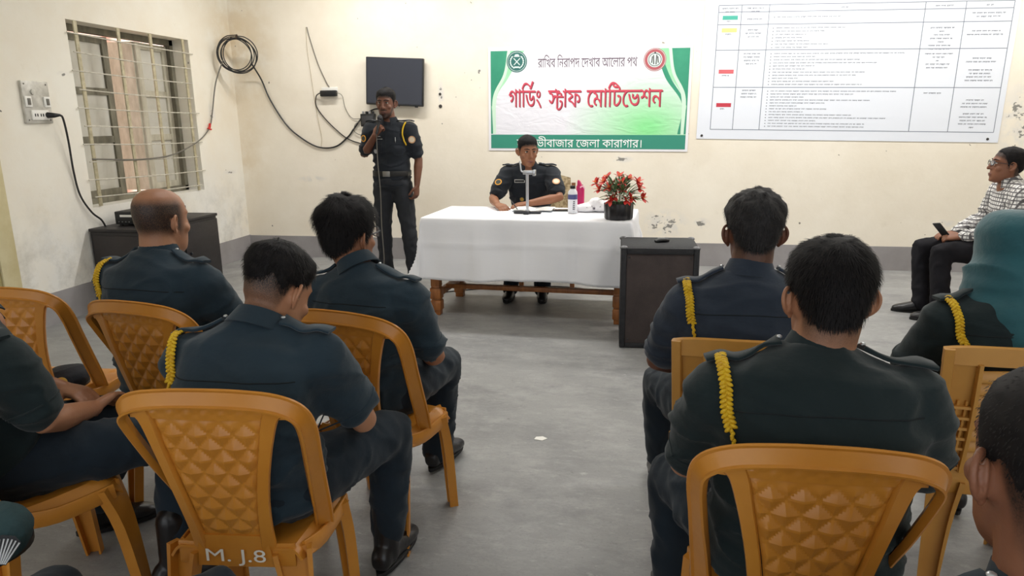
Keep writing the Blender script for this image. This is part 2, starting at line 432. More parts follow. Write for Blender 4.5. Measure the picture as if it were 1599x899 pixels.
# narrow open leaf seen almost edge-on, outside
eo = MB(); eo.box((xo-.42, 5.915, WZ0+.05), (xo, 5.94, WZ1-.06)); part('shutter', eo, M_SHW, wn)
gr = thing('window_grille', 'cream iron grille of flat uprights and thin rods across the window', 'grille', (XL+.012, 0, 0))
for y in (5.035, 5.50, 5.90, 6.36): part('upright_bar', MB().box((-.012, y-.017, WZ0+.005), (.0, y+.017, WZ1-.005), .002), M_IRON, gr)
for k in range(10):
    z = .872+k*.1385; y0 = WY0-.02 if k % 2 else WY0+.02; y1 = WY1+.03 if k in (1, 3, 5, 9) else WY1-.04
    part('rod', MB().tube([(.003, y0, z+.02), (.004, (y0+y1)/2, z+random.uniform(-.006, .006)), (.003, y1, z-.01)], .0052, 6, 4), M_ROD, gr)
# building across the lane, seen through the gap
ob = thing('pink_building', 'pale pink plastered house wall seen through the window gap', 'building', (-6.3, 6.5, 0))
part('wall', MB().box((-.2, -4, -1), (0, 6, 5)), mat('pink_plaster', '#F6D6C8', .8, '#F0CBBB', 1.2), ob)
part('drain_pipe', MB().tube([(.07, 1.35, -1), (.07, 1.35, 5)], .05, 10, 1), mat('pipe_grey_pink', '#D9C0B4', .6), ob)
for k in range(3): part('painted_mark', MB().box((.0, *[(1.44, 1.98), (1.38, 2.03), (1.42, 1.78)][k]), (.004, *[(1.47, 2.16), (1.58, 2.06), (1.45, 1.9)][k]), 0), mat('red_mark', '#B8373A', .7), ob)
struct('lane_ground', MB().box((-7, -3, -.4), (-4.55, 12, -.3)), mat('lane_earth', '#B9AD98', .9))

# ------------------------------------------------------------------ ceiling and wall tube lights (above the frame)
M_TUBE = mat('lit_tube', '#FFFFFF', .4, emit=3.0); M_WHT = mat('white_metal', '#E8E8E4', .4)
for k, (lo, pw) in enumerate(TUBES):
    t = thing('tube_light_fitting', ['ceiling tube light nearest the barred window', 'ceiling tube light above the white table', 'ceiling tube light in front of the printed chart', 'ceiling tube light nearest the right wall', 'ceiling tube light above the left rows of the audience', 'ceiling tube light above the right rows of the audience'][k], 'light', lo, 0, 'tube lights')
    part('batten', MB().box((-.62, -.03, .03), (.62, .03, .08), .006), M_WHT, t); part('tube', MB().tube([(-.6, 0, .005), (.6, 0, .005)], .013, 10, 1, False), M_TUBE, t)

# ================================================================== things on the walls
M_BLK = mat('black_plastic', '#17181A', .45); M_CAB = mat('black_cable', '#232323', .5); M_GCAB = mat('grey_cable', '#6E6A62', .5)
def onwall(x, z, d=.01): return (x, YB-d, z)
# television
tv = thing('television', 'flat black television screen mounted on the wall behind the standing man', 'television', (-2.485, YB, 1.847), 0); tv.rotation_euler = (0, rad(3.2), 0)
part('housing', MB().box((-.305, -.075, -.235), (.305, -.035, .235), .008), M_BLK, tv)
part('screen', MB().box((-.293, -.0775, -.218), (.293, -.0745, .224)), mat('dark_screen', '#3A3D47', .25, spec=.5), tv)
part('bezel_strip', MB().box((-.3, -.079, -.233), (.3, -.074, -.219), .002), M_BLK, tv)
part('wall_bracket', MB().box((-.12, -.04, -.1), (.12, 0, .1), .004), M_BLK, tv)
part('sensor', MB().box((.22, -.08, -.246), (.25, -.06, -.234), .003), M_BLK, tv)
# set-top box and small adaptor
sb = thing('set_top_box', 'small black set-top box with wires below the television', 'electronics', onwall(-2.80, 1.475, 0))
part('case', MB().box((-.075, -.07, -.07), (.075, -.004, .06), .006), M_BLK, sb); part('front_panel', MB().box((-.06, -.073, -.05), (.06, -.069, .04), .002), mat('dark_grey_plastic', '#3B3B3D', .4), sb)
for k in range(4): part('connector', MB().box((-.06+.035*k, -.055, .058), (-.04+.035*k, -.03, .085), .003), M_BLK if k % 2 else mat('grey_plug', '#8B8B8B', .4), sb)
ad = thing('power_adaptor', 'black power adaptor in a white socket on the cream wall', 'adaptor', onwall(-3.22, 1.765, 0))
part('socket_plate', MB().box((-.09, -.012, .0), (.09, -.001, .045), .004), mat('white_plastic', '#F2F0EA', .4), ad)
part('plug_body', MB().box((-.09, -.065, -.05), (.09, -.012, .012), .012), M_BLK, ad)
def cable(name, pts, r, m, label, cat='cable', group=None):
    return tag(link(name, MB().tube(pts, r, 6, 7).mesh(name), m), label, cat, group)
# coil hanging across the room corner
cc = V((-4.09, 6.95, 2.125)); cu_ = V((1, 1, 0)).normalized(); cn = V((1, -1, 0)).normalized()
pts = []
for k in range(6*14+1):
    a = 2*pi*k/14; L_ = k/(6*14); r = .165+.022*sin(a*.37+1)+.014*sin(k*.7)
    pts.append(cc+cu_*(r*sin(a))*1.02+V((0, 0, 1))*(r*cos(a)+.01)+cn*(.02*sin(a*.5)))
cable('cable_coil', pts, .0055, M_CAB, 'black cable wound into a coil hanging in the room corner')
nl = thing('hook_nail', 'rusty hook nail holding the black cable coil', 'nail', (-4.10, 6.96, 2.30))
part('shank', MB().tube([(-.13, .13, .02), (-.02, .02, .0), (.03, -.03, -.005), (.04, -.04, .02)], .006, 6, 4), mat('rust', '#4C3B30', .7), nl)
part('head', MB().ell((.04, -.04, .022), (.012, .012, .008)), mat('rust', '#4C3B30', .7), nl)
cable('window_cable', [(-4.18, 6.83, 2.08), (-4.24, 6.75, 1.85), (-4.27, 6.68, 1.55), (-4.275, 6.62, 1.42), (-4.27, 6.45, 1.31), (-4.26, 6.2, 1.23), (-4.26, 5.9, 1.17), (-4.265, 5.5, 1.16), (-4.28, 5.0, 1.19)], .0065, M_GCAB, 'grey cable sagging from the corner coil across the window grille')
rt = thing('red_tape_joint', 'red insulating tape wrapped on the cable beside the window', 'tape', (-4.275, 6.62, 1.42))
part('wrap', MB().tube([(0, -.025, -.02), (0, .0, .0), (0, .012, .035)], .012, 8, 3), mat('red_tape', '#C9302C', .5), rt); part('loose_end', MB().box((-.003, .0, -.03), (.003, .03, -.015)), mat('red_tape', '#C9302C', .5), rt)
cable('looping_cable', [(-4.0, 7.06, 2.05), (-3.97, 7.17, 1.9), (-3.9, 7.185, 1.7), (-3.75, 7.188, 1.45), (-3.6, 7.188, 1.31), (-3.4, 7.188, 1.20), (-3.2, 7.188, 1.20), (-3.05, 7.188, 1.30), (-2.98, 7.187, 1.38), (-2.88, 7.18, 1.49), (-2.76, 7.17, 1.57), (-2.66, 7.15, 1.58), (-2.60, 7.14, 1.55), (-2.6, 7.14, 1.62)], .008, M_CAB, 'thick black cable looping low across the cream wall to the television')
cable('adaptor_cable', [(-3.30, 7.14, 1.755), (-3.37, 7.18, 1.72), (-3.38, 7.19, 1.62), (-3.3, 7.19, 1.5), (-3.17, 7.19, 1.37), (-3.05, 7.19, 1.28), (-2.9, 7.19, 1.23), (-2.7, 7.19, 1.2)], .0055, M_CAB, 'thin black lead hanging from the power adaptor behind the standing man')
cable('thin_lead', [(-3.13, 7.15, 1.755), (-3.08, 7.18, 1.72), (-3.06, 7.19, 1.6), (-3.0, 7.19, 1.5), (-2.92, 7.18, 1.485), (-2.85, 7.15, 1.5)], .003, M_GCAB, 'thin grey lead between adaptor and set-top box')
cable('supply_wire', [(-3.425, 7.195, 2.41), (-3.40, 7.19, 2.3), (-3.33, 7.19, 2.05), (-3.25, 7.19, 1.86), (-3.22, 7.19, 1.81)], .0045, M_GCAB, 'grey supply wire running down the wall to the white socket')
cable('wall_string', [(-3.435, 7.195, 2.41), (-3.44, 7.195, 2.2), (-3.42, 7.195, 1.95), (-3.40, 7.195, 1.7), (-3.37, 7.195, 1.45), (-3.35, 7.195, 1.3), (-3.36, 7.195, 1.2)], .002, mat('string_brown', '#A89878', .8), 'very thin string hanging straight down the cream wall', 'string')
cable('box_lead', [(-2.87, 7.14, 1.46), (-2.95, 7.17, 1.43), (-2.97, 7.18, 1.36), (-2.9, 7.18, 1.32), (-2.8, 7.18, 1.33)], .003, M_GCAB, 'small grey wire loop beneath the set-top box')
for x, z, s in ((-2.03, 1.72, .014), (-2.03, 1.60, .018)):
    n = tag(link('wall_plug', MB().lathe([(.0005, -.004), (s, -.004), (s*.9, .004), (s*.4, .006), (.0005, .006)], N=12).mesh(), mat('dark_hole', '#3A3633', .8)), 'upper dark screw plug right of the television' if z > 1.65 else 'lower dark screw plug right of the television', 'wall plug')
    n.location = (x, YB-.004, z); n.rotation_euler = (pi/2, 0, 0)
# switchboard and its plugged cable
sw = thing('switchboard', 'metal switchboard with white switches and a black plug on the side wall', 'switchboard', (XL, 4.553, 1.617), 0)
part('metal_plate', MB().box((.0, -.118, -.147), (.022, .118, .147), .005), mat('worn_steel_plate', '#D9D6CE', .45, '#A6A299', 9, metal=.2), sw)
for y, z in ((-.095, .125), (.095, .125), (-.095, -.125), (.095, -.125)): part('screw', MB().ell((.023, y, z), (.003, .006, .006), 8, 6), M_GCAB, sw)
for y in (-.082, .082):
    s_ = part('switch', MB().box((.02, y-.028, -.035), (.032, y+.028, .04), .004), mat('white_plastic', '#F2F0EA', .4), sw); part('rocker', MB().box((.03, y-.012, -.02), (.038, y+.012, .026), .003), M_GCAB, s_)
sk = part('socket', MB().box((.02, -.075, -.125), (.036, .075, -.055), .005), mat('white_plastic', '#F2F0EA', .4), sw)
for y in (-.05, -.03, .0, .02): part('socket_hole', MB().box((.035, y-.005, -.1), (.0368, y+.005, -.08)), M_BLK, sk)
part('knob', MB().lathe([(.02, 0), (.02, .012), (.001, .014)], N=14).mesh(), mat('worn_steel_plate', '#D9D6CE', .45), sw).matrix_local = M.Translation((.02, -.03, .07)) @ M.Rotation(pi/2, 4, 'Y')
part('plug', MB().limb([(.036, .06, -.09), (.075, .075, -.092), (.09, .11, -.09)], (.022, .018, .009), 10), M_BLK, sw)
cable('floor_box_cable', [(-4.21, 4.665, 1.527), (-4.22, 4.70, 1.50), (-4.25, 4.75, 1.35), (-4.28, 4.79, 1.1), (-4.28, 4.82, .92), (-4.27, 4.9, .78), (-4.26, 4.985, .7), (-4.25, 5.0, .6), (-4.27, 4.96, .45)], .008, M_CAB, 'dark cable drooping from the switchboard plug to the black cabinet')

# ------------------------------------------------------------------ banner
bn = thing('banner', 'green and white cloth banner with red lettering taped on the wall', 'banner', (-.535, YB, 1.642)); bn.rotation_euler = (0, .011, 0)
BW, BH = .99, .498
def ban_fn(u, v):
    x = -BW+2*BW*u; z = -BH+2*BH*v
    return (x, -.006-.003*sin(x*3+z*5)*0, z)
def banner_mat():
    m = bpy.data.materials.new('banner_print'); m.use_nodes = True; nt = m.node_tree; L = nt.links; b = nt.nodes['Principled BSDF']; b.inputs['Roughness'].default_value = .55
    tc = nt.nodes.new('ShaderNodeTexCoord'); sp = nt.nodes.new('ShaderNodeSeparateXYZ'); L.new(tc.outputs['Object'], sp.inputs[0])
    gd = nt.nodes.new('ShaderNodeVectorMath'); gd.operation = 'DISTANCE'; gd.inputs[1].default_value = (.55, 0, -.30); mp = nt.nodes.new('ShaderNodeMapping'); mp.inputs['Scale'].default_value = (.75, 1, 1.1); mp.inputs['Location'].default_value = (.1, 0, 0)
    L.new(tc.outputs['Object'], mp.inputs[0]); L.new(mp.outputs[0], gd.inputs[0])
    r = nt.nodes.new('ShaderNodeMapRange'); r.inputs[1].default_value = .62; r.inputs[2].default_value = .05; L.new(gd.outputs['Value'], r.inputs[0])
    mx = nt.nodes.new('ShaderNodeMix'); mx.data_type = 'RGBA'; mx.inputs[6].default_value = lin('#ECEBF3'); mx.inputs[7].default_value = lin('#8FE79B'); L.new(r.outputs[0], mx.inputs[0]); L.new(mx.outputs[2], b.inputs['Base Color'])
    n = nt.nodes.new('ShaderNodeTexNoise'); n.inputs['Scale'].default_value = 5; n.inputs['Detail'].default_value = 3; n.inputs['Distortion'].default_value = 1.2
    m2 = nt.nodes.new('ShaderNodeMapping'); m2.inputs['Scale'].default_value = (1, 1, 2.6); m2.inputs['Rotation'].default_value = (0, .5, 0); L.new(tc.outputs['Object'], m2.inputs[0]); L.new(m2.outputs[0], n.inputs['Vector'])
    bp = nt.nodes.new('ShaderNodeBump'); bp.inputs['Strength'].default_value = .35; bp.inputs['Distance'].default_value = .02; L.new(n.outputs[0], bp.inputs['Height']); L.new(bp.outputs[0], b.inputs['Normal'])
    return m
part('cloth', MB().box((-BW, -.007, -BH), (BW, -.003, BH), 0), mat('banner_white_edge', '#F1EFF4', .6), bn)
pf = part('printed_field', MB().box((-BW+.025, -.0078, -BH+.022), (BW-.025, -.007, BH-.03), 0), banner_mat(), bn)
M_BG = mat('banner_deep_green', '#3E9C7B', .55, '#2F8F70', 3); M_BG2 = mat('banner_light_green', '#8CD6A2', .55, '#B5E6BF', 3); M_BG3 = mat('banner_pale_swoosh', '#D3EFD9', .55)
def curve_poly(a, b, n=14):
    """closed polygon between two (x,z) polylines"""
    A = [(p.x, p.y) for p in catmull([(x, z, 0) for x, z in a], n)]; B = [(p.x, p.y) for p in catmull([(x, z, 0) for x, z in b], n)]
    return A, B
def ribbon(a, b, y, m, name='printed_swoosh'):
    A, B = curve_poly(a, b); mb = MB(); n = len(A)
    mb.add([(x, y, z) for x, z in A]+[(x, y, z) for x, z in B], [(i, i+1, n+i+1, n+i) for i in range(n-1)])
    return part(name, mb, m, bn, 0)
x0, x1, z0, z1 = -BW+.025, BW-.025, -BH+.165, BH-.03
for s in (-1, 1):
    X = lambda q: s*(BW-.025-q)
    ribbon([(X(0), z1), (X(0), .2), (X(0), 0), (X(0), z0)], [(X(.34), z1), (X(.17), .2), (X(.06), .02), (X(.05), z0)], -.0081, M_BG2)
    ribbon([(X(0), z1), (X(0), .28), (X(0), .08), (X(0), -.08)], [(X(.18), z1), (X(.16), .33), (X(.09), .12), (X(0), -.08)], -.0084, M_BG)
    ribbon([(X(.20), z1), (X(.16), .25), (X(.06), .02), (X(.05), z0)], [(X(.17), z1), (X(.13), .25), (X(.02), .02), (X(.02), z0)], -.0086, M_BG3)
    ribbon([(X(.0), -.02), (X(.01), -.1), (X(.03), -.2), (X(.05), z0)], [(X(0), -.02), (X(0), -.1), (X(.0), -.2), (X(.0), z0)], -.0085, M_BG)
    if s > 0: ribbon([(X(.32), z1), (X(.22), .2), (X(.05), -.05), (X(.08), z0)], [(X(.29), z1), (X(.17), .2), (X(.02), -.05), (X(.04), z0)], -.0083, M_BG)
part('printed_band', MB().box((-BW+.025, -.0086, -BH+.022), (BW-.025, -.0078, -BH+.158), 0), mat('banner_band_green', '#36907A', .55), bn)
def ban_text(name, body, x0, x1, z0, z1, m, y=-.0092, off=0.0):
    me = fit(text_mesh(body, .2, off), x0, x1, z0, z1, y); return link(name, me, m, bn)
M_TX1 = mat('plum_print', '#5E4A5A', .6); M_RED = mat('red_print', '#D2485C', .55); M_RSH = mat('red_print_shadow', '#7F2A3C', .6); M_WTX = mat('white_print', '#FFFFFF', .6)
ban_text('printed_line', 'রািখব িনরাপদ েদখাব আেলার পথ', -.49, .475, .305, .425, M_TX1, off=.007)
# headline built from its words; the conjunct and the reph are composed by hand
def word(parts):
    """parts: (text, dx, dy, scale); glyph runs composed on one base line"""
    mb = MB(); x = 0
    for n_, (body, dx, dy, sc) in enumerate(parts):
        me = text_mesh(body, .2, .0055); mxx = max(q.co.x for q in me.vertices)
        mb.add([(x+dx+q.co.x*sc, dy+q.co.y*sc, -.0004*n_) for q in me.vertices], [list(p.vertices) for p in me.polygons]); x += dx+mxx*sc
    return mb
def fit_mb(mb, x0, x1, z0, sy, y):
    xs = [p[0] for p in mb.v]; sx = (x1-x0)/(max(xs)-min(xs))
    me = bpy.data.meshes.new('txt'); me.from_pydata([(x0+(p[0]-min(xs))*sx, y+p[2], z0+p[1]*sy) for p in mb.v], [], mb.f); return me
g = word([('গািডং', 0, 0, 1)])
ra = .298; g.add([(ra, .135, 0), (ra+.022, .135, 0), (ra+.058, .19, 0), (ra+.036, .195, 0)], [(0, 1, 2, 3)]); g.v[-4:] = [(a_, b_, -.0004) for a_, b_, _ in g.v[-4:]]
st = word([('স', 0, 0, 1), ('ট', -.055, -.028, .9), ('াফ', -.004, 0, 1)])
mo = word([('েমািটেভশন', 0, 0, 1)])
for wd, xa, xb in ((g, -.782, -.455), (st, -.385, -.06), (mo, -.005, .725)):
    link('printed_headline_shadow', fit_mb(wd, xa+.008, xb+.008, -.077, 1.28, -.0086), M_RSH, bn)
    link('printed_headline', fit_mb(wd, xa, xb, -.07, 1.28, -.0093), M_RED, bn)
ban_text('printed_line', 'েমৗলভীবাজার েজলা কারাগার।', -.70, .545, -.462, -.355, M_WTX, off=.004)
# round emblems
def disc(mb, c, r, y, N=40, r0=0):
    if r0 <= 0: mb.add([(c[0]+r*cos(2*pi*j/N), y, c[1]+r*sin(2*pi*j/N)) for j in range(N)], [tuple(range(N))])
    else: mb.add([(c[0]+q*cos(2*pi*j/N), y, c[1]+q*sin(2*pi*j/N)) for q in (r0, r) for j in range(N)], [(j, (j+1) % N, N+(j+1) % N, N+j) for j in range(N)])
    return mb
e1 = part('printed_emblem', disc(MB(), (-.70, .365), .102, -.0094), mat('emblem_green', '#2F6B66', .55), bn, 0)
d = MB(); c0 = (-.70, .365)
disc(d, c0, .092, -.0096, r0=.088)
for s in (-1, 1):
    for k in range(7):
        a = -pi/2+s*(.35+k*.3); q = (c0[0]+.07*cos(a), c0[1]+.07*sin(a)); t = a+s*(pi/2+.5)
        d.add([(q[0], -.0096, q[1]), (q[0]+.014*cos(t+.6), -.0096, q[1]+.014*sin(t+.6)), (q[0]+.028*cos(t), -.0096, q[1]+.028*sin(t)), (q[0]+.014*cos(t-.6), -.0096, q[1]+.014*sin(t-.6))], [(0, 1, 2, 3)])
    d.add([(c0[0]-s*.034, -.0096+s*.0001, c0[1]-.03), (c0[0]-s*.026, -.0096+s*.0001, c0[1]-.034), (c0[0]+s*.036, -.0096+s*.0001, c0[1]+.03), (c0[0]+s*.028, -.0096+s*.0001, c0[1]+.034)], [(0, 1, 2, 3)])
d.add([(c0[0]-.03, -.0096, c0[1]+.045), (c0[0]+.03, -.0096, c0[1]+.045), (c0[0]+.015, -.0096, c0[1]+.07), (c0[0]-.015, -.0096, c0[1]+.07)], [(0, 1, 2, 3)])
d.add([(c0[0]-.025, -.0096, c0[1]-.06), (c0[0]+.025, -.0096, c0[1]-.06), (c0[0]+.025, -.0096, c0[1]-.045), (c0[0]-.025, -.0096, c0[1]-.045)], [(0, 1, 2, 3)])
part('emblem_device', d, mat('emblem_pale', '#D5E4E0', .55), e1, 0)
c1 = (.64, .365)
e2 = part('printed_emblem', disc(MB(), c1, .106, -.0094), mat('emblem_red', '#B35B62', .55), bn, 0)
part('emblem_ring', disc(disc(MB(), c1, .1, -.0096, r0=.096), c1, .07, -.0096), mat('emblem_pale', '#E6DFE2', .55), e2, 0)
d = disc(MB(), c1, .061, -.0098, r0=.055)
for x, h, t in ((-.03, .03, .2), (-.01, .042, -.1), (.012, .045, .1), (.033, .03, -.25)):
    d.add([(c1[0]+x-.005, -.0098, c1[1]-h), (c1[0]+x+.005, -.0098, c1[1]-h), (c1[0]+x+.005+h*t, -.0098, c1[1]+h), (c1[0]+x-.005+h*t, -.0098, c1[1]+h)], [(0, 1, 2, 3)])
disc(d, (c1[0], c1[1]+.062), .009, -.0098, 12); part('emblem_device', d, mat('emblem_dark', '#4A4548', .55), e2, 0)

# ------------------------------------------------------------------ printed chart
ch = thing('wall_chart', 'large white printed chart with ruled columns on the wall at right', 'chart', (1.86, YB, 1.86)); ch.rotation_euler = (0, .0205, 0)
part('paper', MB().box((-1.32, -.006, -.63), (1.34, -.002, .72), 0), mat('chart_paper', '#E9EDF6', .6, bump=.1, bscale=4), ch)
VX = [x-1.86 for x in (.665, .871, 1.115, 2.437, 2.767, 3.15)]; HZ = [z-1.86 for z in (2.44, 2.38, 2.27, 2.045, 1.71, 1.32)]
rl = MB(); yk = -.0068; lw = .0028
for x in VX: rl.add([(x-lw, yk, HZ[-1]), (x+lw, yk, HZ[-1]), (x+lw, yk, HZ[0]), (x-lw, yk, HZ[0])], [(0, 1, 2, 3)])
for z in HZ: rl.add([(VX[0], yk-.0002, z-lw), (VX[-1], yk-.0002, z-lw), (VX[-1], yk-.0002, z+lw), (VX[0], yk-.0002, z+lw)], [(0, 1, 2, 3)])
part('ruled_lines', rl, mat('chart_rule_grey', '#7C8391', .6), ch, 0)
for z, c in ((.471, '#4DB3A0'), (.361, '#EDE18C'), (-.008, '#D9686E'), (-.313, '#C73B4B')):
    part('colour_block', MB().add([(VX[0]+.04, yk, z-.018), (VX[1]-.03, yk, z-.018), (VX[1]-.03, yk, z+.018), (VX[0]+.04, yk, z+.018)], [(0, 1, 2, 3)]), mat('chart_block_'+c[1:], c, .6), ch, 0)
rs = random.Random(3)
def scribble(mb, xa, xb, z, h=.0095):
    """one illegible printed line: words as a head stroke with short uprights"""
    x = xa
    while x < xb-.012:
        wl_ = min(rs.uniform(.02, .06), xb-x); t = h*.2
        mb.add([(x, yk, z+h*.5-t), (x+wl_, yk, z+h*.5-t), (x+wl_, yk, z+h*.5), (x, yk, z+h*.5)], [(0, 1, 2, 3)])
        q = x+.002
        while q < x+wl_-.002:
            a = rs.uniform(-.004, .004); b_ = rs.uniform(-.5, -.2)*h
            mb.add([(q, yk, z+h*.5-t), (q+.0028, yk, z+h*.5-t), (q+.0028+a, yk, z+b_), (q+a, yk, z+b_)], [(0, 1, 2, 3)]); q += rs.uniform(.005, .009)
        x += wl_+.008
bt = MB()
def para(col, ztop, lens, dz=.0285, bullet=True):
    for k, f in enumerate(lens):
        z = ztop-k*dz; xa = VX[col]+(.075 if bullet else 0); wid = VX[col+1]-VX[col]
        if bullet:
            bt.add([(xa-.03, yk, z-.004), (xa-.022, yk, z-.004), (xa-.022, yk, z+.004), (xa-.03, yk, z+.004)], [(0, 1, 2, 3)]); scribble(bt, xa, xa+(wid-.1)*f, z)
        else: scribble(bt, VX[col]+wid*(.5-f/2), VX[col]+wid*(.5+f/2), z, .012)
para(2, .47, [.45]); para(2, .375, [.5, .35, .22, .2, .25, .38, .25], .0285); para(2, .150, [.92, .3, .62, .75, .3, .25, .66, .6, .2, .45, .65], .0275); para(2, -.185, [.9, .6, .25, .72, .4, .2, .42, .25, .6, .85, .35, .7, .7], .0268)
for c, z, ls in ((0, .55, [.7, .4]), (0, .438, [.25]), (0, .325, [.3]), (0, -.045, [.3]), (0, -.35, [.25]), (1, .55, [.6, .3]), (1, .455, [.55]), (1, .36, [.45, .6, .4]), (1, .15, [.6, .6, .55, .4]), (1, -.18, [.5, .55, .6]), (2, .545, [.06]), (3, .545, [.5]), (4, .545, [.15]), (3, .36, [.6, .15, .4, .55, .15, .6, .55]), (3, .14, [.7, .3, .1, .6, .55]), (3, -.2, [.5]), (4, .48, [.7, .5]), (4, .33, [.6, .8]), (4, .1, [.4, .65]), (4, 0, [.5, .45, .55, .6]), (4, -.26, [.4, .55, .6]), (4, -.38, [.45, .6, .55, .6, .1])):
    para(c, z, ls, .03, False)
part('printed_text', bt, mat('chart_ink', '#545A68', .6), ch, 0)
for x, z in ((-1.27, -.6), (1.25, -.6)): part('pin', MB().ell((x, -.008, z), (.012, .004, .012)), mat('dark_hole', '#3A3633', .8), ch)

# ================================================================== table with cloth
M_WOOD = mat('varnished_wood', '#A86A36', .4, '#7E4A22', 9, stretch=(3, 3, .6), bump=.1, bscale=30)
TZ = .75; TA = rad(-3.2)
tb = thing('table', 'wooden table with low stretchers under a white cloth', 'table', (-.80, 5.33, 0), TA)
HX, HY = .73, .33
for sx in (-1, 1):
    for sy in (-1, 1):
        l = MB(); x, y = sx*(HX-.035), sy*(HY-.035)
        l.box((x-.035, y-.035, .225), (x+.035, y+.035, TZ-.03), .004); l.box((x-.043, y-.043, .125), (x+.043, y+.043, .215), .01); l.box((x-.043, y-.043, .035), (x+.043, y+.043, .115), .01)
        l.box((x-.033, y-.033, .0), (x+.033, y+.033, .23), .003); part('leg', l, M_WOOD, tb)
for sy in (-1, 1): part('apron', MB().box((-HX+.07, sy*(HY-.035)-.012, .3 if sy > 0 else .6), (HX-.07, sy*(HY-.035)+.012, .36 if sy > 0 else TZ-.03), .003), M_WOOD, tb)
for sx in (-1, 1): part('apron', MB().box((sx*(HX-.035)-.012, -HY+.07, .6), (sx*(HX-.035)+.012, HY-.07, TZ-.03), .003), M_WOOD, tb)
for sx in (-1, 1): part('side_stretcher', MB().box((sx*(HX-.035)-.018, -HY+.07, .13), (sx*(HX-.035)+.018, HY-.07, .18), .003), M_WOOD, tb)
part('long_stretcher', MB().box((-HX+.05, -.12, .165), (HX-.05, -.07, .2), .003), M_WOOD, tb)
part('tabletop', MB().box((-HX-.03, -HY-.03, TZ-.03), (HX+.03, HY+.03, TZ), .004), M_WOOD, tb)
# cloth: sheet draped over the top, corners hanging to points
def cloth_mesh():
    A, B = HX+.04, HY+.04; D = .475; N1, N2 = 120, 84
    P = []
    for i in range(N1+1):
        for j in range(N2+1):
            x = (A+D)*(2*i/N1-1); y = (B+D)*(2*j/N2-1)
            cx = max(-A, min(A, x)); cy = max(-B, min(B, y)); ox, oy = x-cx, y-cy; L = sqrt(ox*ox+oy*oy)
            if L < 1e-6: P.append((cx, cy, TZ+.006+.002*noise.noise((x*5, y*5, 0)))); continue
            dx, dy = ox/L, oy/L; corner = min(abs(ox), abs(oy))/D
            Lh = L if corner < .02 else min(L, D*(1+.36*corner))
            k = min(1, L/.05); drop = max(0, L-.02)
            if corner > 0.0: drop = max(0, L*(.985-.12*corner))
            s = x*1.0 if abs(oy) > abs(ox) else y
            fold = (.010*sin(s*11+1.3*sin(s*3))+.008*sin(s*23+2)+.012*noise.noise((s*4, drop*3, 2)))*min(1, drop/.25)
            cr = sum(.006*math.exp(-((s-c_)/.016)**2) for c_ in (-.36, .0, .36))+.006*math.exp(-((drop-.19)/.016)**2)
            out = .012*k+.055*(drop/D)**1.2*(.35+corner*2.2)+fold*1.3+cr*min(1, drop/.1)
            P.append((cx+dx*out, cy+dy*out, TZ+.006-drop+(.012*sin(s*5+1)*(drop/D))))
    fs = [(i*(N2+1)+j, (i+1)*(N2+1)+j, (i+1)*(N2+1)+j+1, i*(N2+1)+j+1) for i in range(N1) for j in range(N2)]
    me = bpy.data.meshes.new('tablecloth'); me.from_pydata(P, [], fs); me.shade_smooth(); return me
tc_ = tag(link('tablecloth', cloth_mesh(), mat('white_cotton', '#F4F4F8', .85, bump=.3, bscale=5, bstretch=(1, 1, 2.5), sheen=.1)), 'white cotton tablecloth hanging to points at the table corners', 'tablecloth')
tc_.location = (-.80, 5.33, 0); tc_.rotation_euler = (0, 0, TA)
sm = tc_.modifiers.new('t', 'SOLIDIFY'); sm.thickness = .003
def T(x, y, z=0):       # table-space point -> world
    return V((-.80, 5.33, TZ+.008+z))+M.Rotation(TA, 3, 'Z') @ V((x, y, 0))

# ------------------------------------------------------------------ things on the table
# book
bk = thing('open_register', 'open white register lying on the table before the seated officer', 'book', T(-.02, .16), TA)
M_PAGE = mat('page_white', '#F4F2EC', .8, bump=.05, bscale=80)
for s in (-1, 1):
    part('page_block', MB().shell(lambda u, v: (s*(.002+u*.15), -.1+v*.2, .004+.016*sin(min(1, u*1.35)*pi*.62)), 10, 4, .008 if s > 0 else -.008), M_PAGE, bk)
part('cover', MB().box((-.158, -.105, 0), (.158, .105, .003), .001), mat('register_cover', '#8F9AA5', .6), bk)
pr = MB()
for k in range(9): pr.box((.02, -.085+k*.02, .0205), (.125, -.083+k*.02, .021))
part('ruled_writing', pr, mat('ink_grey', '#9B9FA8', .7), bk)
pn = thing('pen', 'slim pen in the officer\'s right hand on the register', 'pen', T(-.165, .10, .03), rad(35)); part('barrel', MB().tube([(-.0, -.05, -.012), (0, .06, .045)], .004, 8, 1, False), M_BLK, pn); part('tip', MB().tube([(-.0, -.062, -.018), (0, -.05, -.012)], .002, 6, 1, False), mat('steel', '#BEBEC2', .3, metal=1), pn)
# microphone / phone stand
stn = thing('tabletop_stand', 'chrome tabletop stand with a flat cross base and clamp head', 'stand', T(-.035, -.03), TA)
M_CHR = mat('brushed_chrome', '#C9CBD0', .28, metal=.85); M_DG = mat('dark_grey_metal', '#2E3036', .4, metal=.3)
part('base', MB().box((-.105, -.02, 0), (.105, .03, .016), .005).box((-.022, -.06, 0), (.022, .02, .02), .005), M_DG, stn)
part('pole', MB().lathe([(.001, .012), (.016, .012), (.016, .03), (.0115, .035), (.0115, .30), (.001, .302)], N=14), M_CHR, stn)
part('clamp_head', MB().box((-.03, -.025, .295), (.065, .02, .325), .005).box((.045, -.028, .285), (.065, .022, .33), .004), M_CHR, stn)
part('clamp_arm', MB().tube([(-.02, 0, .315), (-.045, 0, .32), (-.052, 0, .36), (-.058, 0, .395)], .006, 8, 4), M_CHR, stn)
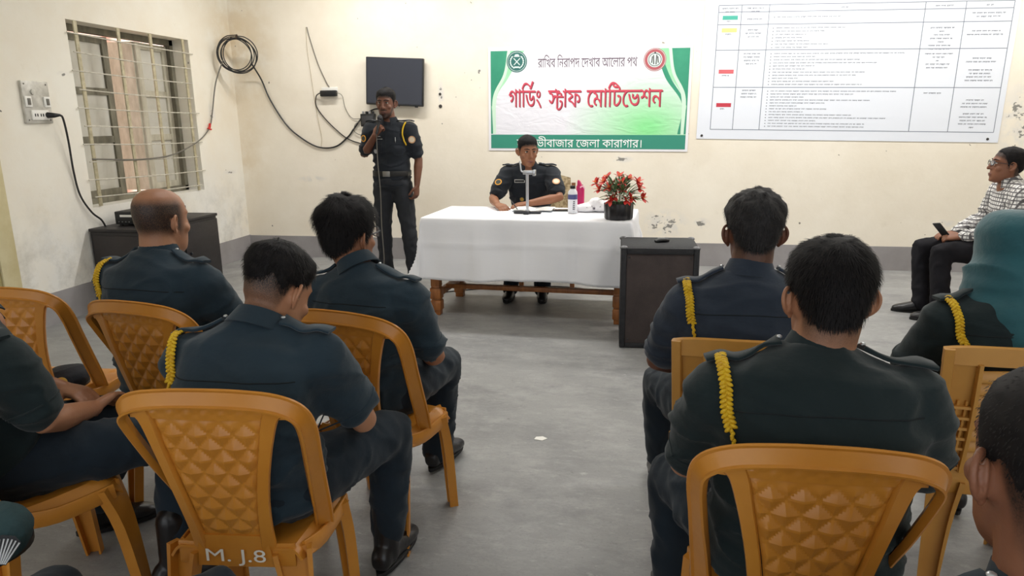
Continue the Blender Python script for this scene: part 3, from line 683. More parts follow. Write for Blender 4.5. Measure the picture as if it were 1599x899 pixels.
# bottle
bo = thing('water_bottle', 'white water bottle with a dark blue band and black cap', 'bottle', T(.30, .05))
part('body', MB().lathe([(.001, 0), (.032, 0), (.036, .006), (.036, .15), (.033, .165), (.018, .182), (.016, .186), (.001, .187)], N=24), mat('bottle_white', '#E9EAEF', .3), bo)
part('label_band', MB().lathe([(.0362, .105), (.0368, .105), (.0368, .142), (.0362, .142)], N=24), mat('bottle_blue', '#4C5182', .4), bo)
pl_ = MB()
for k in range(5): pl_.box((.004+.001*k, -.0372, .03+.014*k), (.020, -.0364, .037+.014*k))
part('printed_marks', pl_, mat('bottle_print', '#4F4F55', .5), bo)
part('cap', MB().lathe([(.001, .184), (.019, .184), (.02, .19), (.019, .206), (.001, .208)], N=20), M_BLK, bo)
# phone on the table
ph = thing('mobile_phone', 'dark mobile phone lying flat between register and bottle', 'phone', T(.20, .17), TA+.2)
part('case', MB().box((-.075, -.036, 0), (.075, .036, .009), .004), M_BLK, ph); part('screen', MB().box((-.07, -.032, .0088), (.07, .032, .0095)), mat('phone_glass', '#23262B', .1), ph)
# pink bottle standing behind
pk = thing('pink_bottle', 'tall magenta bottle standing behind the white water bottle', 'bottle', T(.335, .22))
M_PINK = mat('magenta_plastic', '#C2185F', .4)
part('body', MB().loft([((0, 0, 0), (1, 0, 0), (0, 1, 0), .03, .03), ((0, 0, .16), (1, 0, 0), (0, 1, 0), .032, .032), ((-.004, 0, .19), (1, 0, 0), (0, 1, 0), .028, .028)], 20, 3), M_PINK, pk)
part('spout_cap', MB().loft([((-.004, 0, .19), (1, 0, 0), (0, 1, 0), .022, .022), ((-.012, 0, .225), (1, 0, 0), (0, 1, 0), .012, .014), ((-.016, 0, .235), (1, 0, 0), (0, 1, 0), .006, .008)], 16), M_PINK, pk); part('strap', MB().tube([(.0, -.03, .18), (.02, -.035, .19), (.033, -.01, .17)], .006, 6, 4), mat('pink_pale', '#F1B7CB', .5), pk)
# printed cloth bundle
M_SPOT = mat('spotted_cotton', '#F3F1F3', .8, '#5A5360', 34, contrast=(.62, .66), bump=.2, bscale=14)
cb = MB()
for (x, y, z, a, b_, c) in ((-.10, 0, .03, .10, .07, .035), (0.0, .02, .045, .11, .07, .05), (.09, -.01, .035, .08, .07, .04), (-.03, .0, .075, .06, .05, .03)): cb.ell((x, y, z), (a, b_, c))
me = cb.remesh(.008, 4)
for q in me.vertices:
    if q.co.z > .01: q.co.z += .012*noise.noise(q.co*22)
bu = tag(link('cloth_bundle', me, M_SPOT), 'crumpled white cloth with dark spots beside the flower pot', 'cloth'); bu.location = T(.50, .14, .0); bu.rotation_euler = (0, 0, TA)
# flower pot
fp = thing('flower_pot', 'black ribbed pot of red artificial lilies on the table corner', 'flower pot', T(.672, -.23), TA)
part('pot', MB().lathe([(.001, 0), (.092, 0), (.098, .01), (.102, .11), (.1, .115), (.092, .112), (.088, .09), (.001, .085)], N=72, rib=.035, nr=12), mat('black_gloss_plastic', '#1C1A1C', .3), fp)
M_PET = mat('red_petal', '#C8302A', .55, '#E4564A', 30, contrast=(.4, .7)); M_LEAF = mat('dusty_leaf', '#6C8A5C', .6, '#3A5A3A', 14); M_PALE = mat('pale_leaf', '#AFC2A2', .6); M_STA = mat('stamen_yellow', '#E3B24A', .6)
def petal(mb, c, d, L, wd, curl=.35, up=None):
    d = V(d).normalized(); s = d.cross(V((0, 0, 1)));
    if s.length < .05: s = V((1, 0, 0))
    s.normalize(); n = s.cross(d); pts = []
    for k in range(5):
        t = k/4; w_ = wd*sin(pi*(.12+.82*t))**.8 if k < 4 else .001; p = V(c)+d*(L*t)-n*(L*curl*t*t)+n*(L*.2*t)
        pts += [p-s*w_, p+n*(w_*-.25), p+s*w_]
    fs = []
    for k in range(4):
        a = k*3; fs += [(a, a+1, a+4, a+3), (a+1, a+2, a+5, a+4)]
    mb.add(pts, fs)
rf = random.Random(11); cen = V((0, 0, .10)); stems = MB()
FL = [(-.16, .02, .20), (-.13, -.07, .15), (-.06, -.09, .17), (-.02, -.10, .085), (.03, -.09, .155), (.09, -.09, .08), (.0, .0, .27), (-.09, .05, .25), (.07, .02, .24), (.13, -.03, .22), (.14, -.05, .16), (.06, -.1, .06), (-.05, -.11, .06), (.16, .03, .06), (-.12, .06, .19), (.04, .09, .22), (-.04, .1, .2), (.13, .09, .17), (.02, -.06, .21), (-.10, -.04, .22)]
for (x, y, z) in FL:
    c = V((x*1.02, y, .10+z*.74)); dr = (c-cen).normalized()
    if abs(dr.y+1) > .1: dr = (dr+V((0, -.45, .1))).normalized()
    fl = MB(); q = dr.to_track_quat('Z', 'Y').to_matrix()
    for k in range(6):
        a = 2*pi*k/6+rf.uniform(-.2, .2); petal(fl, c, q @ V((cos(a), sin(a), .55)), rf.uniform(.046, .058), .0145, .3)
    f_ = part('flower', fl, M_PET, fp, 60)
    stf = MB()
    for k in range(3): a = 2*pi*k/3; stf.tube([c, c+q @ V((.008*cos(a), .008*sin(a), .028))], .0014, 4, 1, False)
    part('stamens', stf, M_STA, f_)
    part('stem', MB().tube([cen+V((x*.3, y*.3, -.01)), (cen+c)/2+V((0, 0, .02)), c], .0025, 5, 4), M_LEAF, fp)
for k in range(130):
    a = rf.uniform(0, 2*pi); e = rf.uniform(-.2, 1.1); R_ = rf.uniform(.06, .14); d = V((cos(a)*cos(e), sin(a)*cos(e), sin(e)))
    lf = MB(); petal(lf, cen+V((0, 0, .06))+d*R_*.8, (d+V((rf.uniform(-.5, .5), rf.uniform(-.5, .5), rf.uniform(-.3, .5)))), rf.uniform(.05, .09), rf.uniform(.008, .014), rf.uniform(.1, .5)); part('leaf', lf, M_LEAF if rf.random() < .8 else M_PALE, fp, 60)

# ------------------------------------------------------------------ officer's upholstered chair (patterned back seen beside him)
M_DAM = mat('gold_damask', '#CDB892', .6, '#9C8560', 26, contrast=(.46, .54), bump=.2, bscale=26)
oc = thing('upholstered_chair', 'wooden chair with gold damask back behind the table', 'chair', (-.79, 6.12, 0), rad(186))
part('seat', MB().box((-.24, -.22, .42), (.24, .22, .48), .02), M_DAM, oc)
part('backrest', MB().shell(lambda u, v: ((u-.5)*.44*(1-.12*v), -.2-.05*v+.02*cos((u-.5)*pi), .52+.42*v+.04*cos((u-.5)*pi)*v), 14, 10, .05), M_DAM, oc)
for sx in (-1, 1): part('back_post', MB().sweep([(sx*.235, -.2, 0), (sx*.235, -.2, .45), (sx*.23, -.23, .9)], [(0, -1, 0)]*3, [(-.018, -.018), (.018, -.018), (.018, .018), (-.018, .018)]), M_WOOD, oc); part('leg', MB().box((sx*.22-.02, .18, 0), (sx*.22+.02, .22, .42), .003), M_WOOD, oc)

# ------------------------------------------------------------------ loudspeaker cabinet with remote on it
sp = thing('loudspeaker_cabinet', 'big black loudspeaker cabinet with brown grille in front of the table', 'loudspeaker', (.14, 4.45, 0), rad(2))
M_CARP = mat('black_cabinet_carpet', '#2A2A2E', .75, '#1E1E21', 30, bump=.3, bscale=120); M_GRI = mat('brown_grille_cloth', '#4A403E', .85, '#3A3231', 6, bump=.35, bscale=220)
part('body', MB().box((-.242, .012, .0), (.242, .405, .664), .012), M_CARP, sp)
for n_, lo, hi in (('frame_side', (-.242, -.012, .004), (-.207, .02, .66)), ('frame_side', (.207, -.012, .004), (.242, .02, .66)), ('frame_rail', (-.207, -.012, .62), (.207, .02, .66)), ('frame_rail', (-.207, -.012, .004), (.207, .02, .035))): part(n_, MB().box(lo, hi, .006), M_CARP, sp)
part('grille', MB().box((-.207, -.004, .035), (.207, .014, .62), .003), M_GRI, sp)
for sx in (-1, 1):
    for y in (.02, .385): part('corner_cap', MB().ell((sx*.225, y, .657), (.026, .026, .014), 12, 8), mat('dull_metal_cap', '#6F6F72', .45, metal=.5), sp)
    for z in (.06, .6): part('screw', MB().ell((sx*.19, -.006, z), (.006, .004, .006), 8, 6), M_DG, sp)
rm = thing('small_gadget', 'small dark rounded gadget lying on the loudspeaker cabinet', 'gadget', (.155, 4.66, .664), .5)
part('shell', MB().loft([((-.05, 0, .008), (0, 1, 0), (0, 0, 1), .012, .008), ((-.03, 0, .013), (0, 1, 0), (0, 0, 1), .024, .013), ((.015, 0, .014), (0, 1, 0), (0, 0, 1), .027, .014), ((.045, 0, .010), (0, 1, 0), (0, 0, 1), .018, .010), ((.053, 0, .008), (0, 1, 0), (0, 0, 1), .006, .005)], 14), M_BLK, rm); part('button_strip', MB().box((-.03, -.006, .024), (.02, .006, .028), .002), mat('grey_plug', '#8B8B8B', .4), rm)

# ------------------------------------------------------------------ black floor cabinet under the window, amplifier on top
fc = thing('black_floor_cabinet', 'black wooden cabinet standing below the barred window', 'cabinet', (-4.055, 5.37, 0))
M_BW = mat('black_stained_wood', '#262224', .5, '#1B1819', 10, stretch=(1, 1, 4), bump=.1, bscale=40)
part('carcass', MB().box((-.225, -.51, 0), (.225, .51, .63), .006), M_BW, fc); part('top', MB().box((-.23, -.52, .63), (.235, .52, .655), .005), M_BW, fc)
for s in (-1, 1):
    d_ = part('door', MB().box((.225, .01 if s > 0 else -.5, .05), (.24, .5 if s > 0 else -.01, .61), .004), M_BW, fc); part('knob', MB().ell((.25, s*.06, .36), (.012, .012, .012)), M_DG, d_)
part('side_panel', MB().box((-.2, -.518, .05), (.2, -.508, .6), .003), mat('brown_black_panel', '#332C2C', .55, '#282323', 12), fc)
am = thing('amplifier', 'flat black recorder box with white label strip on the black cabinet', 'electronics', (-4.02, 5.24, .655), rad(3))
part('case', MB().box((-.17, -.2, .012), (.17, .26, .115), .006), mat('black_metal_case', '#242327', .4), am)
part('front_panel', MB().box((-.165, -.206, .014), (.165, -.199, .112), .002), M_BLK, am); part('label_strip', MB().box((-.12, -.2085, .072), (.16, -.2055, .09)), mat('white_plastic', '#F2F0EA', .4), am)
for k in range(4): part('indicator', MB().box((-.14+.03*k, -.208, .03), (-.13+.03*k, -.2055, .036)), mat('grey_plug', '#8B8B8B', .4), am)
for sx in (-1, 1):
    for y in (-.17, .23): part('foot', MB().lathe([(.001, 0), (.014, 0), (.014, .013), (.001, .013)], (sx*.14, y, 0), 10), M_BLK, am)

# ================================================================== plastic chairs
M_PLA = mat('ochre_plastic', '#CF8C35', .33, '#BF7A28', 5, contrast=(.3, .75), bump=.04, bscale=60, spec=.5)
M_PLB = mat('ochre_plastic_dull', '#C99244', .42, '#B88238', 5, contrast=(.3, .75), bump=.05, bscale=60)
BOXS = lambda a, b: [(-a, -b*.5), (-a*.85, -b), (a*.85, -b), (a, -b*.5), (a, b*.5), (a*.85, b), (-a*.85, b), (-a, b*.5)]
def seat_fn(u, v):
    x = (u-.5)*2; y = -.20+.315*v; hw = .172+.022*v
    ex = max(0, abs(x)-.84)/.16; ey = max(0, v-.84)/.16
    z = .418-.014*(1-x*x)*sin(pi*min(1, v*1.05))-.03*ex**1.6-.035*ey**1.7+.016*v*v-.03*ex*sin(pi*min(1, v/.8))*(1 if v < .8 else 0)
    return (x*hw, y, z)
def leg_mesh(sx, front):
    U = [(-.033, -.016), (.033, -.016), (.033, .016), (.024, .016), (.024, -.007), (-.024, -.007), (-.024, .016), (-.033, .016)]
    top = V((sx*(.168 if front else .14), .08 if front else -.185, .405)); bot = V((sx*(.18 if front else .17), .14 if front else -.22, 0))
    mid = top.lerp(bot, .35)+V((sx*.004, (.01 if front else -.0), 0))
    nr = V((sx*.75, .66 if front else -.66, 0)).normalized()*(-1 if front else 1)
    if not front: nr = V((sx*.35, -.94, 0))
    return MB().sweep([top, mid, bot], [nr]*3, U, [1.45, 1.08, .72], 4).mesh('leg')
CH = {}
def chair_parts():
    CH['seat'] = MB().shell(seat_fn, 26, 26, .007).mesh('seat')
    sk_ = MB()
    for s in (-1, 1): sk_.sweep([(s*.160, -.165, .39), (s*.182, -.06, .374), (s*.194, .09, .385)], [(s, 0, 0)]*3, BOXS(.024, .005), None, 4)
    sk_.sweep([(-.18, .108, .39), (0, .122, .385), (.18, .108, .39)], [(0, 1, 0)]*3, BOXS(.022, .005), None, 4)
    sk_.sweep([(-.15, -.19, .395), (0, -.2, .395), (.15, -.19, .395)], [(0, -1, 0)]*3, BOXS(.032, .005), None, 4)
    CH['seat_skirt'] = sk_.mesh('seat_skirt')
    for k, (sx, fr) in enumerate(((-1, 1), (1, 1), (-1, 0), (1, 0))): CH['leg%d' % k] = leg_mesh(sx, fr)
    R_ = [(.176, -.045, .395), (.184, -.075, .46), (.196, -.125, .555), (.209, -.175, .65), (.220, -.222, .745), (.212, -.252, .80), (.165, -.270, .832), (.085, -.280, .845)]
    pts = [(-x, y, z) for x, y, z in R_]+[(0, -.283, .848)]+R_[::-1]
    nm = []
    for x, y, z in pts:
        sd = min(1, abs(x)/.21); nm.append(V((math.copysign(.8*sd**3, x) if x else 0, -1+.3*sd**3, .25)))
    CH['back_loop'] = MB().sweep(pts, nm, [(-.023, -.004), (-.020, -.009), (.020, -.009), (.023, -.004), (.024, .006), (.020, .009), (.015, .004), (-.015, .004), (-.020, .009), (-.024, .006)], [1.05]*5+[1.0]*7+[1.05]*5, 5).mesh('back_loop')
    def back_y(x, z): t = (z-.42)/.41; return -.195-.072*t-.012*sin(pi*max(0, min(1, t)))+.30*x*x
    def hw(t): return .074+.062*t**1.7
    def pan(u, v):
        z = .452+.335*v; x = (u-.5)*2*hw(v)
        a = (x/.029+z/.034)*.5; b_ = (x/.029-z/.034)*.5
        tri = lambda q: 1-abs(2*(q-math.floor(q))-1)
        h = min(tri(a), tri(b_)); edge = min(1, (1-abs(u-.5)*2)*9)*min(1, v*14)*min(1, (1-v)*14)
        return (x, back_y(x, z)-.0115*h*edge*(1.25-.25*h), z)
    CH['quilted_panel'] = MB().shell(pan, 44, 64, .006).mesh('quilted_panel', 12)
    for s in (-1, 1):
        P = [(s*(hw(t)+.012), back_y(s*hw(t), .40+.39*t)+.0, .40+.39*t) for t in (0, .2, .4, .6, .8, 1)]
        P.append((s*(hw(1)+.035), back_y(s*.15, .82)+.0, .822))
        CH['panel_rib%d' % s] = MB().sweep(P, [(s*.25, -1, .2)]*7, BOXS(.0145, .010), [1.3, 1.1, 1, 1, 1.05, 1.3, 1.6], 4).mesh('panel_rib')
    def rail(u, v):
        x = (u-.5)*2*.185; z0_ = .788+.004*abs(u-.5); z1_ = .838-.014*(2*abs(u-.5))**3; z = z0_+(z1_-z0_)*v
        orn = .0035*max(0, sin(x*150+2*sin(z*260)))*max(0, sin(pi*v))*(1 if abs(x) < .17 else 0)
        return (x, back_y(x, z)-.006-orn, z)
    CH['top_rail'] = MB().shell(rail, 70, 8, .009).mesh('top_rail', 30)
    CH['lower_panel'] = MB().shell(lambda u, v: ((u-.5)*2*(.10-.012*v), -.203-.006*v, .365+.09*v), 6, 4, .006).mesh('lower_panel')
    def sy(x, z): t = (z-.42)/.41; return -.20-.075*t-.012*sin(pi*t)+.30*x*x
    for s in (-1, 1): CH['back_frame%d' % s] = MB().sweep([(s*(.192+.02*t), sy(.2, .40+.43*t), .40+.43*t) for t in (0, .25, .5, .75, 1)], [(s*.25, -1, .1)]*5, BOXS(.014, .012), None, 3).mesh('back_frame')
    CH['top_band'] = MB().shell(lambda u, v: ((u-.5)*2*.222, sy((u-.5)*.42, .8)-.004, .785+.052*v-.008*(2*abs(u-.5))**6*v), 20, 4, .022).mesh('top_band')
    CH['lower_band'] = MB().shell(lambda u, v: ((u-.5)*2*.195, sy((u-.5)*.38, .42)-.004, .40+.045*v), 12, 2, .014).mesh('lower_band')
    for s in (-1, 1): CH['divider%d' % s] = MB().sweep([(s*(.118+.014*t), sy(.12, .44+.35*t)-.003, .44+.35*t) for t in (0, .5, 1)], [(0, -1, .1)]*3, BOXS(.006, .010), None, 3).mesh('divider')
    CH['slat'] = MB().sweep([(-.126, sy(.12, .6)-sy(0, .6), 0), (-.06, sy(.06, .6)-sy(0, .6), .004), (0, 0, .005), (.06, sy(.06, .6)-sy(0, .6), .004), (.126, sy(.12, .6)-sy(0, .6), 0)], [(0, -1, .25)]*5, BOXS(.0165, .004), None, 2).mesh('slat')
    for s in (-1, 1):
        L_ = MB()
        for k in range(7): z = .45+.034*k; L_.obox((s*.162, sy(.165, z)+.004, z), (1, s*.1, 0), (0, 1, 0), (0, 0, 1), (.044, .010, .004))
        for q in (.142, .163, .185): L_.obox((s*q, sy(q, .55)+.006, .555), (1, 0, 0), (0, 1, .12), (0, -.15, 1), (.003, .008, .12))
        L_.obox((s*.164, sy(.165, .62)+.016, .615), (1, s*.1, 0), (0, 1, .18), (0, -.18, 1), (.046, .003, .185))
        CH['side_lattice%d' % s] = L_.mesh('side_lattice')
    CH['sy'] = sy
chair_parts()
def chair(loc, rz, label, kind='quilt', m=None):
    t = thing('plastic_chair', label, 'chair', (loc[0], loc[1], 0), rz, 'orange plastic chairs'); m = m or M_PLA
    for k in ('seat', 'seat_skirt'): part(k, CH[k], m, t)
    for k in range(4): part('leg', CH['leg%d' % k], m, t)
    if kind == 'quilt':
        for k in ('back_loop', 'quilted_panel', 'panel_rib-1', 'panel_rib1', 'top_rail', 'lower_panel'): part(k.rstrip('-1'), CH[k], m, t)
    else:
        for k in ('back_frame-1', 'back_frame1', 'top_band', 'lower_band', 'divider-1', 'divider1', 'side_lattice-1', 'side_lattice1'): part(k.rstrip('-1'), CH[k], m, t)
        for k in range(9):
            z = .455+.037*k; o = part('slat', CH['slat'], m, t); o.location = (0, CH['sy'](0, z), z)
    return t
c_mj = chair((-.993, 1.62), rad(6), 'quilted orange plastic chair with M.J.8 painted white under its back')
me = fit(text_mesh('M. J.8', .1, .003), -.072, .082, .372, .418, 0)
mj = link('painted_mark', me, mat('white_paint', '#E9E4DA', .7), c_mj); mj.location = (0, -.2115, 0)
chair((-1.658, 2.322), rad(-8), 'quilted orange plastic chair under the bald man')
chair((-.885, 2.297), rad(-12), 'quilted orange plastic chair under the man with glasses beside the aisle')
chair((-2.357, 2.45), rad(3), 'empty orange plastic chair with a dark beret on its seat')
chair((.345, 1.535), rad(1), 'quilted orange plastic chair in the right foreground under the broad man')
chair((.335, 2.25), rad(-1), 'slatted orange plastic chair under the man nearest the loudspeaker', kind='slat', m=M_PLB)
chair((1.06, 2.28), rad(0), 'slatted orange plastic chair under the woman in the teal headscarf', kind='slat', m=M_PLB)
chair((-1.735, 1.68), rad(-27), 'slatted orange plastic chair at the left edge under the man with folded hands', kind='slat')
chair((2.60, 5.32), rad(82), 'orange plastic chair by the wall under the man in the checked shirt', kind='slat')
chair((.62, .80), rad(-4), 'orange plastic chair in the near right corner under the close-cropped man', kind='slat')
chair((-1.0, .68), rad(0), 'orange plastic chair in the near left corner, mostly out of view', kind='slat')
# scraps on the floor
for n_, (x, y, s) in {'a': (-.83, 2.07, .016), 'b': (-.42, 3.02, .03)}.items():
    o = tag(link('paper_scrap', MB().prism([(-s, -s*.5), (s*.3, -s*.8), (s, .1*s), (s*.2, s*.7), (-s*.8, s*.4)], (0, 0, .0), (1, 0, 0), (0, 1, 0), .002).mesh(), M_PAGE), 'white paper scrap by the chair leg beside the aisle' if n_ == 'a' else 'small white scrap on the open grey floor', 'paper'); o.location = (x, y, .0)
cable('floor_cable', [(-2.1, 5.75, .012), (-1.75, 5.68, .012), (-1.3, 5.9, .012), (-.6, 6.05, .012), (.3, 5.6, .012), (1.2, 5.75, .012)], .006, M_CAB, 'thin dark cable lying on the floor behind the table legs')

# ================================================================== people
def skin_mat(name, col, col2, hair='#1A1614'):
    m = mat(name, col, .48, col2, 7, contrast=(.3, .7), bump=.06, bscale=150, spec=.4)
    nt = m.node_tree; b = nt.nodes['Principled BSDF']; src = b.inputs['Base Color'].links[0].from_socket
    at = nt.nodes.new('ShaderNodeAttribute'); at.attribute_name = 'stubble'
    n = nt.nodes.new('ShaderNodeTexNoise'); n.inputs['Scale'].default_value = 420; n.inputs['Detail'].default_value = 2
    r = nt.nodes.new('ShaderNodeMapRange'); r.inputs[1].default_value = .3; r.inputs[2].default_value = .7; r.inputs[3].default_value = .75; r.inputs[4].default_value = 1.15
    tc = nt.nodes.new('ShaderNodeTexCoord'); nt.links.new(tc.outputs['Object'], n.inputs['Vector']); nt.links.new(n.outputs[0], r.inputs[0])
    mu = nt.nodes.new('ShaderNodeMath'); mu.operation = 'MULTIPLY'; mu.use_clamp = True; nt.links.new(at.outputs['Fac'], mu.inputs[0]); nt.links.new(r.outputs[0], mu.inputs[1])
    mx = nt.nodes.new('ShaderNodeMix'); mx.data_type = 'RGBA'; nt.links.new(mu.outputs[0], mx.inputs[0]); nt.links.new(src, mx.inputs[6]); mx.inputs[7].default_value = lin(hair)
    nt.links.new(mx.outputs[2], b.inputs['Base Color'])
    b.inputs['Subsurface Weight'].default_value = .06; b.inputs['Subsurface Radius'].default_value = (.01, .004, .002)
    return m
SK = {'a': skin_mat('skin_warm_brown', '#9A6A4E', '#8A5A40'), 'b': skin_mat('skin_tan', '#B07F60', '#9E6C50'), 'c': skin_mat('skin_deep_brown', '#744B38', '#66402F'), 'd': skin_mat('skin_medium_brown', '#8E5F47', '#7E513B')}
M_HAIR = mat('black_hair', '#100E10', .72, '#1C1818', 60, spec=.25); M_HAIR2 = mat('greying_black_hair', '#1A1819', .75, '#302C2D', 90, contrast=(.45, .75))
UNI = {'teal': mat('dark_teal_uniform', '#273742', .85, '#202E38', 5, bump=.5, bscale=11, bstretch=(1, 1, 1.8), sheen=.15, spec=.2),
       'navy': mat('slate_navy_uniform', '#303947', .85, '#28303C', 5, bump=.5, bscale=11, bstretch=(1, 1, 1.8), sheen=.15, spec=.2),
       'green': mat('black_green_uniform', '#1F2B2E', .85, '#192426', 5, bump=.5, bscale=11, bstretch=(1, 1, 1.8), sheen=.15, spec=.2)}
TRO = mat('dark_uniform_trousers', '#1F2A34', .85, '#182028', 5, bump=.5, bscale=11, sheen=.1, spec=.2)
TRB = mat('black_trousers', '#1C1B20', .8, '#141317', 5, bump=.2, bscale=14, spec=.2)
M_SHOE = mat('black_leather', '#131214', .32, '#1D1B1D', 12, bump=.08, bscale=60); M_SOLE = mat('rubber_sole', '#0E0E0F', .7)
M_YEL = mat('yellow_braid', '#E5BE1E', .6, '#C99A12', 60, bump=.3, bscale=200); M_SEAM = mat('seam_thread', '#121A1E', .9)
M_SILV = mat('silver_badge', '#C9CCD0', .3, metal=.7); M_GOLD = mat('gold_badge', '#C9A04A', .4, metal=.4)

HEAD = [(-.122, .050, .012, .010), (-.114, .052, .030, .026), (-.10, .048, .044, .042), (-.078, .032, .056, .062), (-.05, .014, .063, .082), (-.02, .002, .067, .093), (.01, -.003, .070, .098), (.04, -.006, .073, .100), (.07, -.009, .0715, .095), (.095, -.011, .061, .082), (.113, -.012, .043, .060), (.122, -.013, .024, .034), (.126, -.013, .006, .008)]
def hring(z):
    for i in range(len(HEAD)-1):
        z0, z1 = HEAD[i][0], HEAD[i+1][0]
        if z <= z1 or i == len(HEAD)-2:
            t = max(0, min(1, (z-z0)/(z1-z0))); return tuple(HEAD[i][k]*(1-t)+HEAD[i+1][k]*t for k in (1, 2, 3))
def hpt(z, ph, off=0):
    """point on the head: height z, angle ph from the face (0) through the left/right side to the back (pi)"""
    cy, a, b = hring(z); return V(((a+off)*sin(ph), cy+(b+off)*cos(ph), z))
def sstep(a, b, x):
    t = max(0, min(1, (x-a)/(b-a))); return t*t*(3-2*t)
def hairline(ph, front=.075, back=-.072, side=-.01):
    p = abs(atan2(sin(ph), cos(ph)))
    K = [(0, front), (.55, front-.006), (.95, front*.72), (1.2, .03), (1.42, side), (1.62, .012), (1.8, .026), (2.05, -.012), (2.4, back+.02), (2.7, back), (pi, back-.004)]
    for i in range(len(K)-1):
        if p <= K[i+1][0]: t = (p-K[i][0])/(K[i+1][0]-K[i][0]); return K[i][1]*(1-t)+K[i+1][1]*t
    return back
_e = MB()
_e.limb(catmull([(.004, .012, .004), (.006, .014, .018), (.010, .004, .031), (.015, -.012, .029), (.018, -.021, .014), (.016, -.020, -.004), (.012, -.010, -.018), (.006, .002, -.027)], 4), [.0046]*29, 8)
_e.ell((.005, -.005, .002), (.005, .015, .025)); _e.limb([(.010, -.011, .016), (.012, -.014, .0), (.009, -.004, -.016)], (.004, .0042, .004), 8); _e.ell((.006, .004, -.025), (.0055, .0085, .010)); _e.limb([(.004, .010, .002), (.007, .010, -.006)], (.004, .0045), 8); _e.ell((-.002, .0, .0), (.008, .012, .022))
EAR = _e.remesh(.0021, 3, 'ear')
def hand(mb, w, d, n, side, curl=.35, thumb=.5, k=1.0, spread=1.0):
    """palm and five fingers: wrist, direction, back-of-hand normal, side +1 right / -1 left"""
    w = V(w); d = V(d).normalized(); n = V(n); n = (n-d*n.dot(d)).normalized(); t = d.cross(n)*(-side)      # t: thumb side
    mb.loft([(w-d*.01*k, t, n, .024*k, .019*k), (w+d*.02*k, t, n, .031*k, .018*k), (w+d*.055*k, t, n, .039*k, .016*k), (w+d*.085*k, t, n, .040*k, .013*k), (w+d*.095*k, t, n, .034*k, .009*k)], 16, 2.6)
    for q, L, r in ((.030, .070, .0088), (.0105, .080, .0092), (-.0095, .074, .0088), (-.029, .058, .0078)):
        p = w+(d*.085+t*q)*k; a = 0; P = [w+(d*.06+t*q*.9)*k, p]; dd = d+t*(q*2.2*spread)
        for s in (.45, .31, .24):
            a += curl*(1.0 if s > .4 else 1.15); v = (dd*cos(a)-n*sin(a)).normalized(); p = p+v*(L*s*k); P.append(p.copy())
        mb.limb(P, [r*k*1.05, r*k*1.08, r*k, r*k*.94, r*k*.8], 8)
    b0 = w+(d*.02+t*.022)*k; v1 = (d*.65+t*.75-n*thumb*.6).normalized(); v2 = (d*.9+t*.25-n*thumb).normalized()
    mb.limb([b0, b0+v1*.038*k, b0+v1*.038*k+v2*.03*k, b0+v1*.038*k+v2*.056*k], [.013*k, .0115*k, .0100*k, .0085*k], 8)

def shoe(mb, sole, ank, toe, boot=0.0):
    """ank: ankle joint; toe: horizontal direction"""
    d = V((toe[0], toe[1], 0)).normalized(); s = V((d.y, -d.x, 0)); up = V((0, 0, 1)); a = V((ank[0], ank[1], 0)); z0 = max(0, ank[2]-.085)
    S = [(-.075, .022, .045, .022), (-.06, .034, .048, .040), (-.02, .036, .055, .050), (.03, .037, .05, .045), (.08, .043, .037, .034), (.13, .046, .03, .027), (.165, .040, .026, .022), (.188, .026, .022, .016), (.197, .008, .018, .008)]
    mb.loft([(a+d*y+up*(z0+z+.004), s, up, w_, h) for y, w_, z, h in S], 16, 2.4)
    mb.limb([a+up*(z0+.05)-d*.01, V(ank)+up*(.02+boot)], [.042, .047 if boot else .04], 14)
    R = []
    for z, g in ((0, 0), (.014, .003), (.016, 0)):
        R.append([a+d*(.062+.135*cos(t)+(.004*cos(t)))+s*((.036+.012*max(0, cos(t)))*sin(t)+g*sin(t))+up*(z0+z) for t in [2*pi*j/24 for j in range(24)]])
    sole.rings(R)

def displace(me, fn):
    """move every vertex along its normal by fn(co)"""
    n = len(me.vertices); co = [0.0]*(3*n); no = [0.0]*(3*n); me.vertices.foreach_get('co', co); me.vertex_normals.foreach_get('vector', no)
    for i in range(n):
        a = 3*i; k = fn(V(co[a:a+3])); co[a] += no[a]*k; co[a+1] += no[a+1]*k; co[a+2] += no[a+2]*k
    me.vertices.foreach_set('co', co); me.update()
def wrinkle(me, amp, seed, sc=(5, 5, 13), fine=.35, zmid=None):
    o = V((seed*3.7, seed*1.9, seed*5.3))
    def f(p):
        n1 = noise.noise(V((p.x*sc[0]+p.z*2.5, p.y*sc[1], p.z*sc[2]))+o); n2 = noise.noise(V((p.x*sc[0]*2.6+p.z*9, p.y*sc[1]*2.6, p.z*sc[2]*1.9))+o)
        r = 1-abs(n1)*2.6; k = amp*(.6*n1+.6*max(r, 0)**3-.2+fine*n2)
        if zmid is not None: k *= .6+.8*sstep(zmid+.1, zmid-.15, p.z)
        return k
    displace(me, f)

